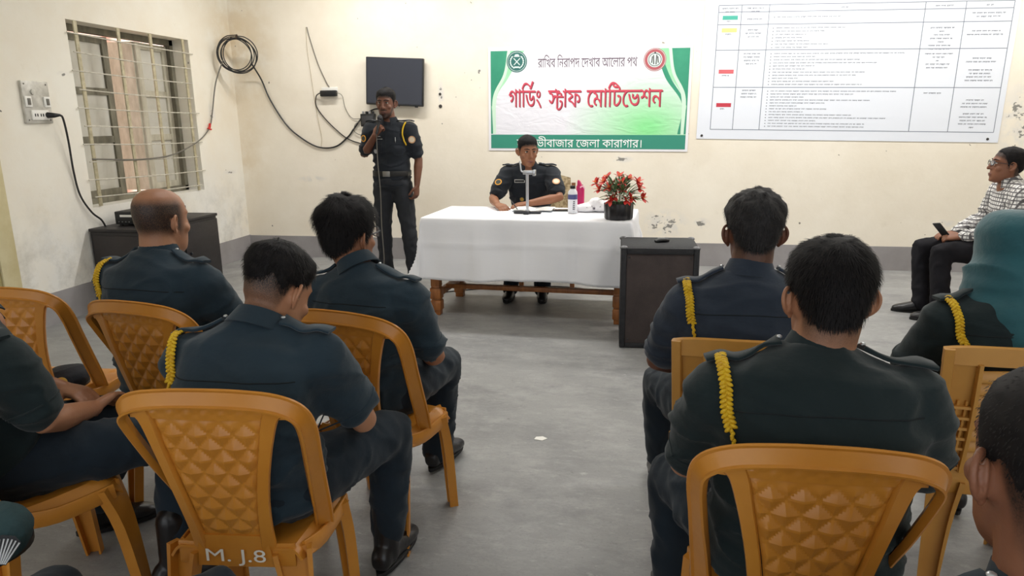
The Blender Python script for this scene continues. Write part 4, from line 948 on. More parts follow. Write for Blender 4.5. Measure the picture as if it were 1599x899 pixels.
def hair_mesh(top, side, front=.075, back=-.072, sb=-.01, seed=1, lump=.35, freq=38, tuft=(0, 0, 0)):
    zs = [-.10+.226*i/46 for i in range(47)]; N = 72; R = []; info = []
    for z in zs:
        r = []
        for j in range(N):
            ph = 2*pi*j/N; zl = hairline(ph, front, back, sb); m = sstep(-.006, .012, z-zl+.006*noise.noise(V((ph*9, z*60, seed))))
            th = (side+(top-side)*sstep(.0, .10, z))*(.25+.75*sstep(0, .045, z-zl))
            p = hpt(z, ph); n = V((p.x/.0053, (p.y+.008)/.0095, max(0, z-.03)/.0085)) if z > .03 else V((p.x/.0053, (p.y+.005)/.0095, 0)); n.normalize()
            nz = noise.noise(V((p.x*freq, p.y*freq, p.z*freq*.6))+V((seed*9.1, 0, 0)))
            k = -.006*(1-m)+m*th*(1+lump*nz); q = p+n*k+V(tuft)*(m*th*max(0, n.z))
            r.append(q); info.append((q, n, m))
        R.append(r)
    R.append([R[-1][0].lerp(R[-1][N//2], .5)+V((.0004*cos(2*pi*j/N), .0004*sin(2*pi*j/N), .001)) for j in range(N)])
    return MB().rings(R), info
def strand_mesh(info, n, length, width, rnd, up=.34, flow=(0, 0, -1)):
    cand = [(q, nn) for q, nn, m in info if m > .6]; vs = []; fs = []
    if not cand: return None
    for k in range(n):
        q, nn = rnd.choice(cand); q = q+V((rnd.uniform(-.005, .005), rnd.uniform(-.005, .005), rnd.uniform(-.004, .004)))-nn*.003
        crown = V((0, -.045, .13)); t = (q-crown); t = t-nn*t.dot(nn); t = t.normalized() if t.length > 1e-5 else V((0, -1, 0))
        t = (t+V(flow)*.3+V((rnd.uniform(-.5, .5), rnd.uniform(-.5, .5), rnd.uniform(-.3, .3)))*.8); t = t-nn*t.dot(nn); t.normalize()
        s = nn.cross(t)*width; L = length*rnd.uniform(.6, 1.2); a = q; b = q+t*L*.55+nn*L*up*.5; c = q+t*L+nn*L*up*.55
        o = len(vs); vs += [a-s, a+s, b+s*.8, b-s*.8, c]; fs += [(o, o+1, o+2, o+3), (o+3, o+2, o+4)]
    me = bpy.data.meshes.new('strands'); me.from_pydata([tuple(v) for v in vs], [], fs); me.shade_smooth(); return me

DEF = dict(pelvis=(0, .0, .505), waist=(0, -.03, .66), chest=(0, -.045, .82), sh=(0, -.025, .935), neck=(0, .0, .985), head=(0, .045, 1.10), hrot=(0, 0, 0),
           shL=(-.168, -.02, .915), shR=(.168, -.02, .915), elL=(-.235, .07, .68), elR=(.235, .07, .68), wrL=(-.13, .27, .60), wrR=(.13, .27, .60),
           hpL=(-.085, .0, .50), hpR=(.085, .0, .50), knL=(-.15, .40, .495), knR=(.15, .40, .495), anL=(-.15, .40, .10), anR=(.15, .40, .10),
           hdL=(.25, 1, -.1), hdR=(-.25, 1, -.1), hnL=(0, 0, 1), hnR=(0, 0, 1), curlL=.35, curlR=.35, toeL=(-.1, 1), toeR=(.1, 1))
def person(label, loc, rz, pose={}, skin='a', uni='teal', tro=None, bw=1.0, bd=1.0, hair=None, strands=0, stub=None, beard=0, voxel=.0065, sleeve=.72, lanyard=True, epaul=True, yoke=True, boots=True, group=None, seed=1, shirt_mat=None, hood=None, front=False, longsleeve=False, collar=True, glasses=False, cat='person', belt=False, sock=None, neckr=.054, strand_len=.018, hair_m=None):
    P = {k: (V(v) if isinstance(v, tuple) and len(v) == 3 else v) for k, v in {**DEF, **pose}.items()}
    root = thing('person', label, cat, (loc[0], loc[1], 0), rz, group); rnd = random.Random(seed*31+5)
    sm_ = SK[skin]; um = shirt_mat or UNI[uni]
    if not front:
        for s in ('shL', 'shR'): P[s] = P[s]-V((0, 0, .032))
        P['sh'] = P['sh']-V((0, 0, .012))
    yaw, pit, rol = [rad(a) for a in P['hrot']]
    HM = M.Translation(P['head']) @ M.Rotation(yaw, 4, 'Z') @ M.Rotation(pit, 4, 'X') @ M.Rotation(rol, 4, 'Y')
    # ---- body: one continuous skin
    mb = MB(); X = V((1, 0, 0)); Y = V((0, 1, 0))
    mb.X = HM
    mb.loft([((0, cy, z), X, Y, a, b) for z, cy, a, b in HEAD], 28, 2.15)
    mb.limb([(0, .093, .028), (0, .104, .0), (0, .113, -.024)], (.0075, .0095, .0125), 8); mb.ell((.012, .098, -.027), (.009, .010, .008)); mb.ell((-.012, .098, -.027), (.009, .010, .008))
    mb.limb([(-.048, .070, .036), (-.022, .086, .037), (0, .089, .034), (.022, .086, .037), (.048, .070, .036)], (.008, .010, .009, .010, .008), 8)
    for s in (-1, 1): mb.ell((s*.043, .062, -.022), (.022, .022, .020)); mb.ell((s*.03, .080, -.0), (.014, .012, .006))
    mb.ell((0, .088, -.066), (.026, .014, .016)); mb.ell((0, .078, -.104), (.02, .016, .014))
    for s in (-1, 1): mb.ell((s*.070, -.006, -.004), (.008, .014, .024))
    mb.X = None
    nk = HM @ V((0, -.022, -.035)); mb.limb([HM @ V((0, -.03, .0)), nk, P['neck']+(nk-P['neck'])*.35, P['neck']-V((0, .0, .05))], (neckr, neckr, neckr*1.04, neckr*1.3), 18)
    mb.limb([P['neck']-V((0, 0, .04)), P['chest'], P['waist'], P['pelvis']], (.075, .11*bd, .10*bd, .085*bd), 16)
    mb.limb([P['shL'], P['sh'], P['shR']], (.05, .06, .05), 12)
    for s, S in (('L', -1), ('R', 1)):
        a, e, w_ = P['sh'+s], P['el'+s], P['wr'+s]
        mb.limb([a, a.lerp(e, .45), e, e.lerp(w_, .28), e.lerp(w_, .7), w_], (.050*bw**.5, .046*bw**.5, .037, .040, .032, .026), 14)
        hand(mb, w_, P['hd'+s], P['hn'+s], S, P['curl'+s])
        h, k, f = P['hp'+s], P['kn'+s], P['an'+s]; mb.limb([P['pelvis'], h, h.lerp(k, .5), k, k.lerp(f, .4), f], (.06, .062, .055, .046, .042, .034), 12)
    body = mb.remesh(voxel, 3, 'body')
    at = body.attributes.new('stubble', 'FLOAT', 'POINT'); Hi = HM.inverted(); vals = [0.0]*len(body.vertices)
    for i, q in enumerate(body.vertices):
        p = Hi @ q.co
        if abs(p.x) < .1 and abs(p.y) < .13 and -.14 < p.z < .15:
            cy = hring(p.z)[0]; ph = atan2(p.x, p.y-cy); v = 0
            if stub: v = stub(p.z, abs(ph))
            if beard and p.z < -.015 and abs(ph) < 1.5:
                jaw = sstep(-.055, -.085, p.z)+(sstep(.85, 1.15, abs(ph))*sstep(.0, -.04, p.z)); mo = sstep(.012, .0, abs(p.z+.045))*sstep(.035, .025, abs(p.x))
                v = max(v, min(1, max(jaw, mo))*beard)
            vals[i] = v
    at.data.foreach_set('value', vals)
    b_ = part('body', body, sm_, root)
    # ---- ears, eyes, brows, lips
    for s in (-1, 1):
        me = EAR.copy(); me.materials.clear(); me.transform(HM @ M.Translation((s*.071, -.008, -.002)) @ (M.Scale(-1, 4, (1, 0, 0)) if s < 0 else M.Identity(4)) @ M.Rotation(rad(22), 4, 'Z') @ M.Scale(1.0, 4))
        if s < 0: me.flip_normals()
        if not hood: part('ear', me, sm_, b_)
    if front:
        M_EW = mat('eye_white', '#CFC6BD', .3); M_IR = mat('iris_dark', '#1A0F0B', .2); M_LIP = mat('lip_'+skin, {'a': '#7D4A42', 'b': '#96594F', 'c': '#5C3833', 'd': '#74463E'}[skin], .5)
        for s in (-1, 1):
            e = MB(); e.X = HM; e.ell((s*.031, .0815, .015), (.0135, .009, .0062)); eo_ = part('eye', e, M_EW, b_)
            e = MB(); e.X = HM; e.ell((s*.031, .0885, .0148), (.0055, .003, .0055)); part('iris', e, M_IR, eo_)
            e = MB(); e.X = HM; e.limb([(s*.017, .090, .0195), (s*.031, .0905, .0225), (s*.046, .082, .0185)], (.0018, .0025, .0016), 6); part('eyelid', e, M_HAIR, b_)
            e = MB(); e.X = HM; e.limb([(s*.012, .095, .036), (s*.028, .094, .041), (s*.050, .078, .037)], (.0032, .0042, .002), 6); part('eyebrow', e, M_HAIR, b_)
        e = MB(); e.X = HM; e.limb([(-.025, .094, -.063), (-.008, .1015, -.0605), (.008, .1015, -.0605), (.025, .094, -.063)], (.002, .0045, .0045, .002), 6); e.limb([(-.02, .094, -.068), (0, .0995, -.071), (.02, .094, -.068)], (.002, .0055, .002), 6); part('lips', e, M_LIP, b_)
    if glasses:
        g = MB(); g.X = HM; ring = lambda cx: [(cx+.024*cos(t), .108-.1*abs(cx+.024*cos(t))**1.5*3, .014+.018*sin(t)) for t in [2*pi*j/16 for j in range(17)]]
        for s in (-1, 1): g.tube(ring(s*.033), .0022, 6, 1, False); g.tube([(s*.058, .10, .02), (s*.074, .05, .018), (s*.080, -.0, .014), (s*.078, -.022, .0)], .0022, 6, 4)
        g.tube([(-.01, .112, .018), (0, .115, .022), (.01, .112, .018)], .002, 6, 3); go = part('eyeglasses', g, M_DG, root, label='thin dark-rimmed eyeglasses')
        for s in (-1, 1):
            l = MB(); l.X = HM; l.obox((s*.033, .104, .014), (1, -.25*s, 0), (0, 0, 1), (0, 1, 0), (.021, .016, .001)); part('lens', l, mat('lens_glass', '#DDE6EA', .05, alpha=.25), go)
    # ---- hair
    if hair:
        hm = hair_m or M_HAIR; mbh, info = hair_mesh(seed=seed, **hair); me = mbh.mesh('hair', 0); me.shade_smooth(); me.transform(HM); ho = part('hair', me, hm, root)
        if strands:
            sme = strand_mesh(info, int(strands*1.4), strand_len, .0007, rnd)
            if sme: sme.transform(HM); so = part('hair_strands', sme, hm, ho); so['kind'] = 'stuff'
    # ---- shirt
    sp_ = [P['pelvis']-V((0, 0, .05)), P['pelvis']+V((0, -.005, .05)), P['waist'], P['chest'], P['sh'], P['sh'].lerp(P['neck'], .62), P['neck']+(P['neck']-P['sh']).normalized()*.012]
    dims = [(.165, .125), (.172, .135), (.165, .128), (.180, .128), (.168, .100), (.105, .075), (.062, .060)]
    sb = MB(); sec = []; xa = (P['shR']-P['shL']).normalized(); xa0 = X
    for i, c in enumerate(sp_):
        t = (sp_[min(i+1, len(sp_)-1)]-sp_[max(i-1, 0)]).normalized(); f = sstep(0, 4, i); u = (xa0*(1-f)+xa*f); u = (u-t*u.dot(t)).normalized()
        sec.append((c, u, t.cross(u), dims[i][0]*bw, dims[i][1]*bd))
    sb.loft(sec, 26, 2.35)
    sb.limb([P['shL'].lerp(P['sh'], .15), P['sh'].lerp(P['neck'], .3)+V((-.05, 0, 0)), P['sh'].lerp(P['neck'], .3)+V((.05, 0, 0)), P['shR'].lerp(P['sh'], .15)], (.066, .064, .064, .066), 14)
    for s in 'LR':
        a, e, w_ = P['sh'+s], P['el'+s], P['wr'+s]
        if longsleeve: sb.limb([a, a.lerp(e, .5), e, e.lerp(w_, .5), e.lerp(w_, .93)], (.078*bw**.5, .066, .056, .048, .042), 16)
        else: sb.limb([a, a.lerp(e, sleeve*.5), a.lerp(e, sleeve)], (.080*bw**.5, .074*bw**.5, .067*bw**.5), 16)
    sh = sb.remesh(.0095, 5, 'shirt'); wrinkle(sh, .016, seed, zmid=P['chest'].z)
    so_ = part('shirt', sh, um, root)
    bv = BVHTree.FromPolygons([q.co for q in sh.vertices], [list(p.vertices) for p in sh.polygons])
    def cast(o, d, off=.002):
        h = bv.ray_cast(V(o), V(d).normalized())
        return (h[0]+h[1]*off, h[1]) if h[0] else (None, None)
    if not longsleeve:
        for s in 'LR':
            a, e = P['sh'+s], P['el'+s]; t = (e-a).normalized(); c = a.lerp(e, sleeve-.03); u = t.orthogonal().normalized(); v = t.cross(u); pts = []
            for j in range(21):
                d = u*cos(2*pi*j/20)+v*sin(2*pi*j/20); h, n = cast(c+d*.25, -d, .001)
                if h and (h-c).length < .12: pts.append(h)
            if len(pts) > 8: part('sleeve_hem', MB().tube(pts, .0022, 5, 1, False), um, so_)
    # ---- trousers
    tm = tro or TRO; tb_ = MB()
    tb_.ell(P['pelvis'], (.168*bw, .135*bd, .10), 20, 12)
    for s in 'LR':
        h, k, f = P['hp'+s], P['kn'+s], P['an'+s]; kb = k.lerp(f, .06)
        e_ = f.lerp(k, .10 if boots else -.02)
        tb_.limb(catmull([P['pelvis'].lerp(h, .4), h, h.lerp(k, .5), k, kb.lerp(e_, .45), e_], 4), [.095+(.0)*i for i in range(5)]+[.094, .091, .088, .085]+[.082, .079, .076, .074]+[.073, .071, .069, .067]+[.066, .064, .062, .06], 16) if False else tb_.limb([P['pelvis'].lerp(h, .5), h, h.lerp(k, .5), h.lerp(k, .9), k, k.lerp(e_, .15), k.lerp(e_, .6), e_], (.10, .098*bw**.5, .088*bw**.5, .074, .072, .070, .064, .056 if boots else .068), 18)
    tr = tb_.remesh(.0115, 6, 'trousers'); wrinkle(tr, .012, seed+11, sc=(9, 9, 9), fine=.5); part('trousers', tr, tm, root)
    for s in 'LR':
        a = MB(); so2 = MB(); shoe(a, so2, P['an'+s], P['toe'+s], .13 if boots else 0.0); ao = part('boot' if boots else 'shoe', a.remesh(.007, 3, 'shoe'), M_SHOE, root); part('sole', so2, M_SOLE, ao)
        if sock: part('sock', MB().limb([P['an'+s]+V((0, 0, -.02)), P['an'+s].lerp(P['kn'+s], .22)], (.043, .046), 16), sock, root)
    # ---- collar
    up = (P['neck']-P['sh']).normalized()*.4+(nk-P['neck']).normalized()*.6; up.normalize(); fx = X-up*X.dot(up); fx.normalize(); fy = up.cross(fx)
    if collar:
        def cf(u, v):
            ph = pi/2+.42+(2*pi-.84)*u; r = .060+.020*v+(.012*v*abs(sin(ph)*0)); hgt = .040-.050*v-.012*max(0, sin(ph))*(v)
            return P['neck']+fx*(r*1.04*cos(ph))+fy*(r*1.02*sin(ph)+.0)+up*hgt
        part('collar', MB().shell(cf, 36, 6, -.004), um, so_)
    R = {'root': root, 'shirt': so_, 'cast': cast, 'P': P, 'um': um, 'HM': HM, 'body': b_, 'hood': hood}
    if yoke:
        pts = []
        zt = P['sh'].z-.045
        for j in range(19):
            x = (-.155+.31*j/18)*bw+P['sh'].x; h, n = cast((x, P['sh'].y-.5, zt+.012*(1-(x/.17)**2)), (0, 1, 0), .0006)
            if h: pts.append(h)
        if len(pts) > 4: part('yoke_seam', MB().tube(pts, .0017, 5, 2), M_SEAM, so_)
    if epaul:
        for s in (-1, 1):
            L_, N_ = [], []
            a = P['sh'].lerp(P['neck'], .75)+V((s*.078, 0, 0)); b2 = (P['shL'] if s < 0 else P['shR'])+V((s*.038, 0, 0))
            for j in range(6):
                q = a.lerp(b2, j/5); h, n = cast((q.x, q.y, q.z+.3), (0, 0, -1), .007)
                if h: L_.append(h+V((0, 0, .004*j/5 if j < 5 else .006))); N_.append(n)
            if len(L_) > 3:
                ep = part('shoulder_strap', MB().sweep(L_, N_, BOXS(.024, .005), [1, 1, 1.05, 1.1, 1.12, .95], 3), um, so_)
                part('strap_button', MB().ell(L_[0]+N_[0]*.006, (.006, .006, .004), 8, 6), M_SILV, ep)
                if s < 0: R['strapL'] = L_
                R['strap%d' % s] = (L_, N_)
    if lanyard: braid(R, bw)
    if belt:
        pts = []; c = P['pelvis']+V((0, 0, .075))
        for j in range(41):
            t = 2*pi*j/40; d = V((cos(t), sin(t), 0)); h, n = cast(c+d*.5, -d, .006); 
            pts.append(h if h else c+d*.15)
        bo_ = part('belt', MB().sweep(pts, [(p-c)*V((1, 1, 0)) for p in pts], BOXS(.022, .003)), mat('black_webbing', '#1A1816', .6), root)
        q = pts[10]; part('buckle', MB().box((q.x-.034, q.y+.001, q.z-.024), (q.x+.034, q.y+.010, q.z+.024), .004), mat('worn_steel', '#8D8A85', .35, metal=.7), bo_)
    return R

def braid(R, bw, x0=None, drop=.10, tail=.06):
    """yellow braided cord hanging behind the left shoulder"""
    P = R['P']; cast = R['cast']; mb = MB(); x = P['shL'].x-.014 if x0 is None else x0; z0 = P['shL'].z+.045; pts = []
    c = V((x, P['shL'].y, P['shL'].z))
    for j in range(9):
        th = rad(5+80*j/8); d = V((.0, -sin(th), cos(th))); h, n = cast(c+V((.012*j/8, 0, 0))+d*.4, -d, .012 if j < 4 else .008)
        if h: pts.append((h, n))
    zs = pts[-1][0].z if pts else c.z
    for j in range(1, 15):
        z = zs-(drop+tail-.05)*j/14; xx = x+.012+.02*sin(j/14*1.6); h, n = cast((xx, P['shL'].y-.5, z), (0, 1, 0), .008)
        if h and h.y < P['shL'].y+.03: pts.append((h, n))
    if len(pts) < 5: return
    Q0 = catmull([p for p, n in pts], 8); Q = [Q0[0]]
    for p in Q0[1:]:
        while (p-Q[-1]).length > .0048: Q.append(Q[-1]+(p-Q[-1]).normalized()*.0048)
    for i in range(len(Q)-1):
        t = (Q[i+1]-Q[i]).normalized(); n = V((0, -1, .3)); s = t.cross(n).normalized(); n = s.cross(t); f = i/len(Q)
        if f < .66:
            sg = 1 if i % 2 else -1
            X3 = M((s*.85+t*.5*sg, n, t*.85-s*.5*sg)).transposed(); mb.ell(Q[i]+s*sg*.0055, (.0095, .0056, .0048), 8, 6, X3)
        else: mb.ell(Q[i]+s*.002*sin(i*1.9), (.0044, .0044, .0048), 7, 5)
    mb.tube(Q, .003, 6, 1, False)
    part('lanyard', mb, M_YEL, R['root'], label='yellow braided shoulder cord')
    # tab with button beside the cord
    if R['hood']: return
    h, n = cast((x+.055, P['shL'].y-.5, z0-.115), (0, 1, 0), .003)
    if h: tb = part('shoulder_tab', MB().obox(h-V((.012, 0, 0)), (1, -.2, 0), n.cross(V((1, -.2, 0))), n, (.026, .015, .003)), R['um'], R['shirt']); part('button', MB().ell(h+n*.005, (.0065, .004, .0065), 10, 6), M_DG, tb)

def fade(lo=-.05, hi=.045, front=.07, mx=.85):
    return lambda z, ph: mx*sstep(-.012, .014, z-hairline(ph, front, -.078))*(.5+.5*sstep(lo, hi, z))
ST_FULL = lambda z, ph: .9*sstep(-.02, .006, z-hairline(ph, .07, -.075))

# 1 bald man, front row left
person('bald seated man seen from behind in front of the black cabinet', (-1.735, 2.285), rad(-6), dict(head=(.0, .03, 1.098), hrot=(-9, -3, 0), shL=(-.19, -.02, .905), shR=(.18, -.02, .915), elL=(-.27, .05, .69), elR=(.25, .08, .69)), 'b', 'teal', bw=1.16, bd=1.12,
       stub=lambda z, ph: (.85*sstep(-.06, -.01, z)*sstep(.10, .06, z)+.12)*sstep(.7, 1.3, ph)*sstep(-.08, -.05, z)*(1 if not (1.35 < ph < 1.75 and z < .02) else .3), seed=1, neckr=.062, sleeve=.8)
# 2 young man with bowed head, second row left
person('young man with faded haircut bowing his head on the M.J.8 chair', (-.985, 1.585), rad(0), dict(head=(.025, .125, 1.000), hrot=(-16, -30, 0), neck=(.005, .05, .930), sh=(.0, .02, .885), chest=(0, -.02, .78), waist=(0, -.03, .65), shL=(-.175, .02, .865), shR=(.175, .045, .875), elL=(-.24, .13, .66), elR=(.235, .17, .625), wrL=(-.05, .34, .60), wrR=(.10, .39, .60), hdR=(-.8, .6, -.1), hdL=(.8, .6, -.1), knR=(.225, .40, .495), anR=(.20, .38, .10), knL=(-.30, .36, .48), anL=(-.50, .30, .10), hpL=(-.10, 0, .49)), 'b', 'teal', bw=1.05,
       hair=dict(top=.020, side=.0035, front=.07, back=.012, sb=.04, lump=.25), strands=5000, stub=fade(-.06, .02, mx=.97), seed=2, sleeve=.70, strand_len=.014)
# 3 man with glasses beside the aisle
person('slim man with thick wavy hair and glasses seated beside the aisle', (-.93, 2.285), rad(-8), dict(head=(-.085, .03, 1.052), hrot=(-14, 0, 3), neck=(-.03, -.01, .955), sh=(-.015, -.025, .905), shL=(-.165, -.02, .885), shR=(.165, -.02, .885), elR=(.225, .05, .63), knR=(.12, .37, .50), anR=(.06, .40, .10), wrR=(.10, .24, .59), anL=(-.17, .38, .1)), 'a', 'teal', bw=.96,
       hair=dict(top=.032, side=.010, front=.07, back=-.055, lump=.4, freq=30), strands=7000, seed=3, glasses=True, lanyard=False, boots=False, sock=mat('striped_sock', '#3F5560', .8, '#9BB4BC', 40, stretch=(.1, .1, 1), contrast=(.45, .55)), strand_len=.026)
# 4 man with folded hands at the left edge
person('man at the left edge with hands folded on his lap, head out of view', (-1.83, 1.61), rad(-35), dict(neck=(-.03, .0, .93), sh=(-.02, -.02, .885), chest=(0, -.05, .79), shL=(-.19, -.02, .86), shR=(.185, .02, .865), elR=(.215, .09, .65), wrR=(.02, .25, .585), hdR=(-.75, .65, .0), hnR=(-.1, -.5, .9), wrL=(-.20, .22, .60), elL=(-.27, .06, .68), hdL=(.85, .35, -.05), knL=(-.15, .37, .485), knR=(.215, .43, .50), anL=(-.30, .28, .09), anR=(.26, .36, .10), head=(-.14, -.03, 1.05), toeL=(.2, 1)), 'b', 'green', bw=1.05, hair=dict(top=.016, side=.008), stub=ST_FULL, seed=4, voxel=.0055)
# 5 man nearest the loudspeaker
person('man in slate shirt with curly hair seated behind the loudspeaker cabinet', (.34, 2.215), rad(0), dict(head=(.01, .03, 1.098), hrot=(2, 0, 0), neck=(.0, -.005, .985), shL=(-.175, -.02, .905), shR=(.185, -.02, .915), elL=(-.265, .09, .655), wrL=(-.12, .28, .59), knL=(-.24, .38, .475), anL=(-.22, .40, .1)), 'c', 'navy', bw=1.12, bd=1.05,
       hair=dict(top=.020, side=.010, front=.07, back=-.05, lump=.5, freq=60), strands=6500, stub=fade(-.07, .0), hair_m=M_HAIR2, seed=5, neckr=.06, strand_len=.012)
# 6 broad man in the right foreground
R6 = person('broad man with black hair filling the right foreground chair', (.375, 1.50), rad(1), dict(head=(.02, .02, 1.074), hrot=(3, -2, 0), neck=(.005, -.005, .965), shL=(-.185, -.02, .90), shR=(.185, -.02, .90), elL=(-.25, .07, .66), elR=(.26, .07, .66), knL=(-.25, .37, .475), anL=(-.24, .36, .1), wrL=(-.13, .27, .59)), 'b', 'green', bw=1.18, bd=1.12,
       hair=dict(top=.016, side=.006, front=.07, back=-.048, lump=.35, freq=34), strands=9000, stub=fade(-.075, -.02, mx=.8), seed=6, neckr=.062, strand_len=.018)
# 7 close-cropped man at the near right edge
person('close-cropped man at the near right edge with his ear in view', (.475, .79), rad(8), dict(head=(-.0, .03, 1.05), hrot=(-6, -4, 0), neck=(0, -.01, .92), sh=(0, -.04, .89), chest=(0, -.07, .78), shL=(-.17, -.03, .865), shR=(.17, -.03, .865)), 'd', 'teal', bw=1.05, hair=dict(top=.006, side=.004, front=.07, back=.0, lump=.2), strands=4000, stub=fade(-.06, .0, mx=.88), seed=7, voxel=.005, lanyard=False, strand_len=.005, neckr=.062)
# 8 person in the near left corner: only knees and a beret show
person('person in the near left corner of whom only the dark knees show', (-1.02, .52), rad(0), dict(pelvis=(0, 0, .5), waist=(0, -.09, .64), chest=(0, -.17, .77), sh=(0, -.21, .88), neck=(0, -.22, .93), head=(0, -.2, 1.05), shL=(-.168, -.2, .86), shR=(.168, -.2, .86), elL=(-.30, .05, .62), elR=(.25, -.1, .62), wrR=(.13, .12, .60), wrL=(-.33, .34, .55), hdL=(-.1, 1, -.05), knL=(-.17, .58, .49), knR=(.185, .60, .50), anL=(-.17, .56, .1), anR=(.185, .58, .1)), 'a', 'teal', seed=8, voxel=.008, lanyard=False, epaul=False, yoke=False)
# 9 standing man with microphone
UNI['officer'] = mat('charcoal_uniform', '#24282F', .8, '#1D2126', 5, bump=.2, bscale=18, sheen=.1, spec=.2)
R9 = person('standing man in dark uniform speaking into a microphone beside the table', (-2.19, 6.10), rad(178), dict(pelvis=(0, 0, .93), waist=(0, -.005, 1.08), chest=(0, -.01, 1.24), sh=(0, -.01, 1.385), neck=(0, -.005, 1.45), head=(0.01, .03, 1.60), hrot=(4, -4, 0), shL=(-.18, -.01, 1.375), shR=(.18, -.01, 1.375), elL=(-.245, -.03, 1.12), elR=(.245, .03, 1.16), wrL=(-.245, .04, .90), wrR=(.075, .17, 1.335), hdL=(.05, .15, -1), hnL=(-1, .2, 0), curlL=.55, hdR=(-.55, -.1, .85), hnR=(.35, .9, .25), curlR=1.05,
        hpL=(-.09, 0, .90), hpR=(.09, 0, .90), knL=(-.14, .02, .49), knR=(.10, .02, .49), anL=(-.17, -.01, .085), anR=(.10, -.01, .085), toeL=(-.25, 1), toeR=(.25, 1)), 'c', 'officer', hair=dict(top=.016, side=.004, front=.074, back=-.06), stub=ST_FULL, beard=.85, strands=3000, strand_len=.012, seed=9, voxel=.0055, front=True, lanyard=False, yoke=False, belt=True, boots=False, bw=.98, tro=mat('charcoal_trousers', '#21242B', .8, '#1A1D22', 5, bump=.2, bscale=14))
# 10 officer at the table
R10 = person('seated officer at the table with star-marked shoulder straps', (-.925, 6.05), rad(183), dict(pelvis=(0, 0, .55), waist=(0, -.02, .71), chest=(0, .03, .88), sh=(0, .08, 1.02), neck=(0, .10, 1.065), head=(.01, .15, 1.195), hrot=(22, -9, 0), shL=(-.185, .08, 1.0), shR=(.185, .08, 1.0), elL=(-.265, .29, .83), elR=(.29, .26, .815), wrL=(-.02, .42, .795), wrR=(.22, .50, .795), hdL=(.95, .2, -.1), hnL=(0, .2, 1), hdR=(-.55, .85, -.12), hnR=(.2, .1, 1), curlR=.5, curlL=.3, hpL=(-.085, .0, .53), hpR=(.085, .0, .53), knL=(-.13, .42, .52), knR=(.13, .42, .52), anL=(-.13, .40, .09), anR=(.13, .40, .09)), 'a', 'officer', hair=dict(top=.012, side=.004, front=.072, back=-.06), stub=ST_FULL, strands=3000, strand_len=.012, seed=10, voxel=.0055, front=True, lanyard=False, yoke=False, boots=False, bw=1.05, bd=1.05)
# 11 man in the checked shirt
def check_mat():
    m = mat('checked_cotton', '#E4E2DF', .8); nt = m.node_tree; b = nt.nodes['Principled BSDF']; L = nt.links; tc = nt.nodes.new('ShaderNodeTexCoord'); prev = None
    for ax, ang in (('X', 0), ('Z', 0), ('Y', 0)):
        w_ = nt.nodes.new('ShaderNodeTexWave'); w_.wave_type = 'BANDS'; w_.bands_direction = ax; w_.inputs['Scale'].default_value = 12; w_.inputs['Distortion'].default_value = .6; w_.inputs['Detail'].default_value = 1
        r = nt.nodes.new('ShaderNodeMapRange'); r.inputs[1].default_value = .74; r.inputs[2].default_value = .86; L.new(tc.outputs['Object'], w_.inputs['Vector']); L.new(w_.outputs['Fac'], r.inputs[0])
        if ax == 'Y': r.inputs[4].default_value = .5
        if prev is None: prev = r.outputs[0]
        else:
            mx = nt.nodes.new('ShaderNodeMath'); mx.operation = 'MAXIMUM'; L.new(prev, mx.inputs[0]); L.new(r.outputs[0], mx.inputs[1]); prev = mx.outputs[0]
    c = nt.nodes.new('ShaderNodeMix'); c.data_type = 'RGBA'; c.inputs[6].default_value = lin('#E8E6E3'); c.inputs[7].default_value = lin('#5D5A5C'); L.new(prev, c.inputs[0]); L.new(c.outputs[2], b.inputs['Base Color'])
    return m
R11 = person('man in white checked shirt and black trousers seated against the right wall', (2.58, 5.57), rad(88), dict(head=(.0, .03, 1.095), hrot=(-4, 6, 0), wrR=(.10, .27, .60), wrL=(-.08, .29, .60), elL=(-.235, .05, .70), elR=(.22, .05, .70), hdL=(.35, 1, -.05), hdR=(-.2, 1, -.05), curlL=.7, hnL=(-.6, 0, .8), knL=(-.10, .42, .49), knR=(.10, .48, .50), anL=(-.17, .40, .085), anR=(.03, .46, .085)), 'd', 'teal', tro=TRB, shirt_mat=check_mat(), longsleeve=True, hair=dict(top=.012, side=.007, front=.09, back=-.06), stub=ST_FULL, strands=2500, strand_len=.012, seed=11, voxel=.0055, front=True, glasses=True, lanyard=False, epaul=False, yoke=False, boots=False)
# 12 woman in the headscarf
R12 = person('woman in teal headscarf and dark uniform seated at the right edge', (1.07, 2.25), rad(4), dict(head=(.015, .03, 1.055), neck=(0, 0, .94), sh=(0, -.03, .89), chest=(0, -.06, .78), shL=(-.155, -.02, .875), shR=(.155, -.02, .875), elL=(-.22, .09, .64), wrL=(-.12, .27, .58)), 'b', 'green', bw=.95, hood=True, seed=12, collar=False, voxel=.008)
hb = MB(); H = R12['HM']
hb.X = H; hb.loft([((0, cy-.004, z), (1, 0, 0), (0, 1, 0), a+.020, b+.020) for z, cy, a, b in HEAD[4:]], 28, 2.1); hb.X = None
P = R12['P']
hb.loft([(H @ V((0, -.01, .03)), (1, 0, 0), (0, 1, 0), .092, .116), (H @ V((0, -.012, -.03)), (1, 0, 0), (0, 1, 0), .092, .112), (P['neck']+V((0, .0, .055)), (1, 0, 0), (0, 1, 0), .098, .105), (P['neck']+V((.005, 0, .0)), (1, 0, 0), (0, 1, 0), .125, .118), (P['sh']+V((.03, .0, .02)), (1, 0, 0), (0, 1, 0), .150, .132), (P['sh']+V((.05, -.015, -.05)), (1, 0, .1), (0, 1, 0), .165, .150), (P['sh']+V((.06, -.02, -.13)), (1, 0, .15), (0, 1, 0), .165, .155), (P['sh']+V((.07, -.02, -.19)), (1, 0, .2), (0, 1, 0), .15, .145)], 30, 2.1)
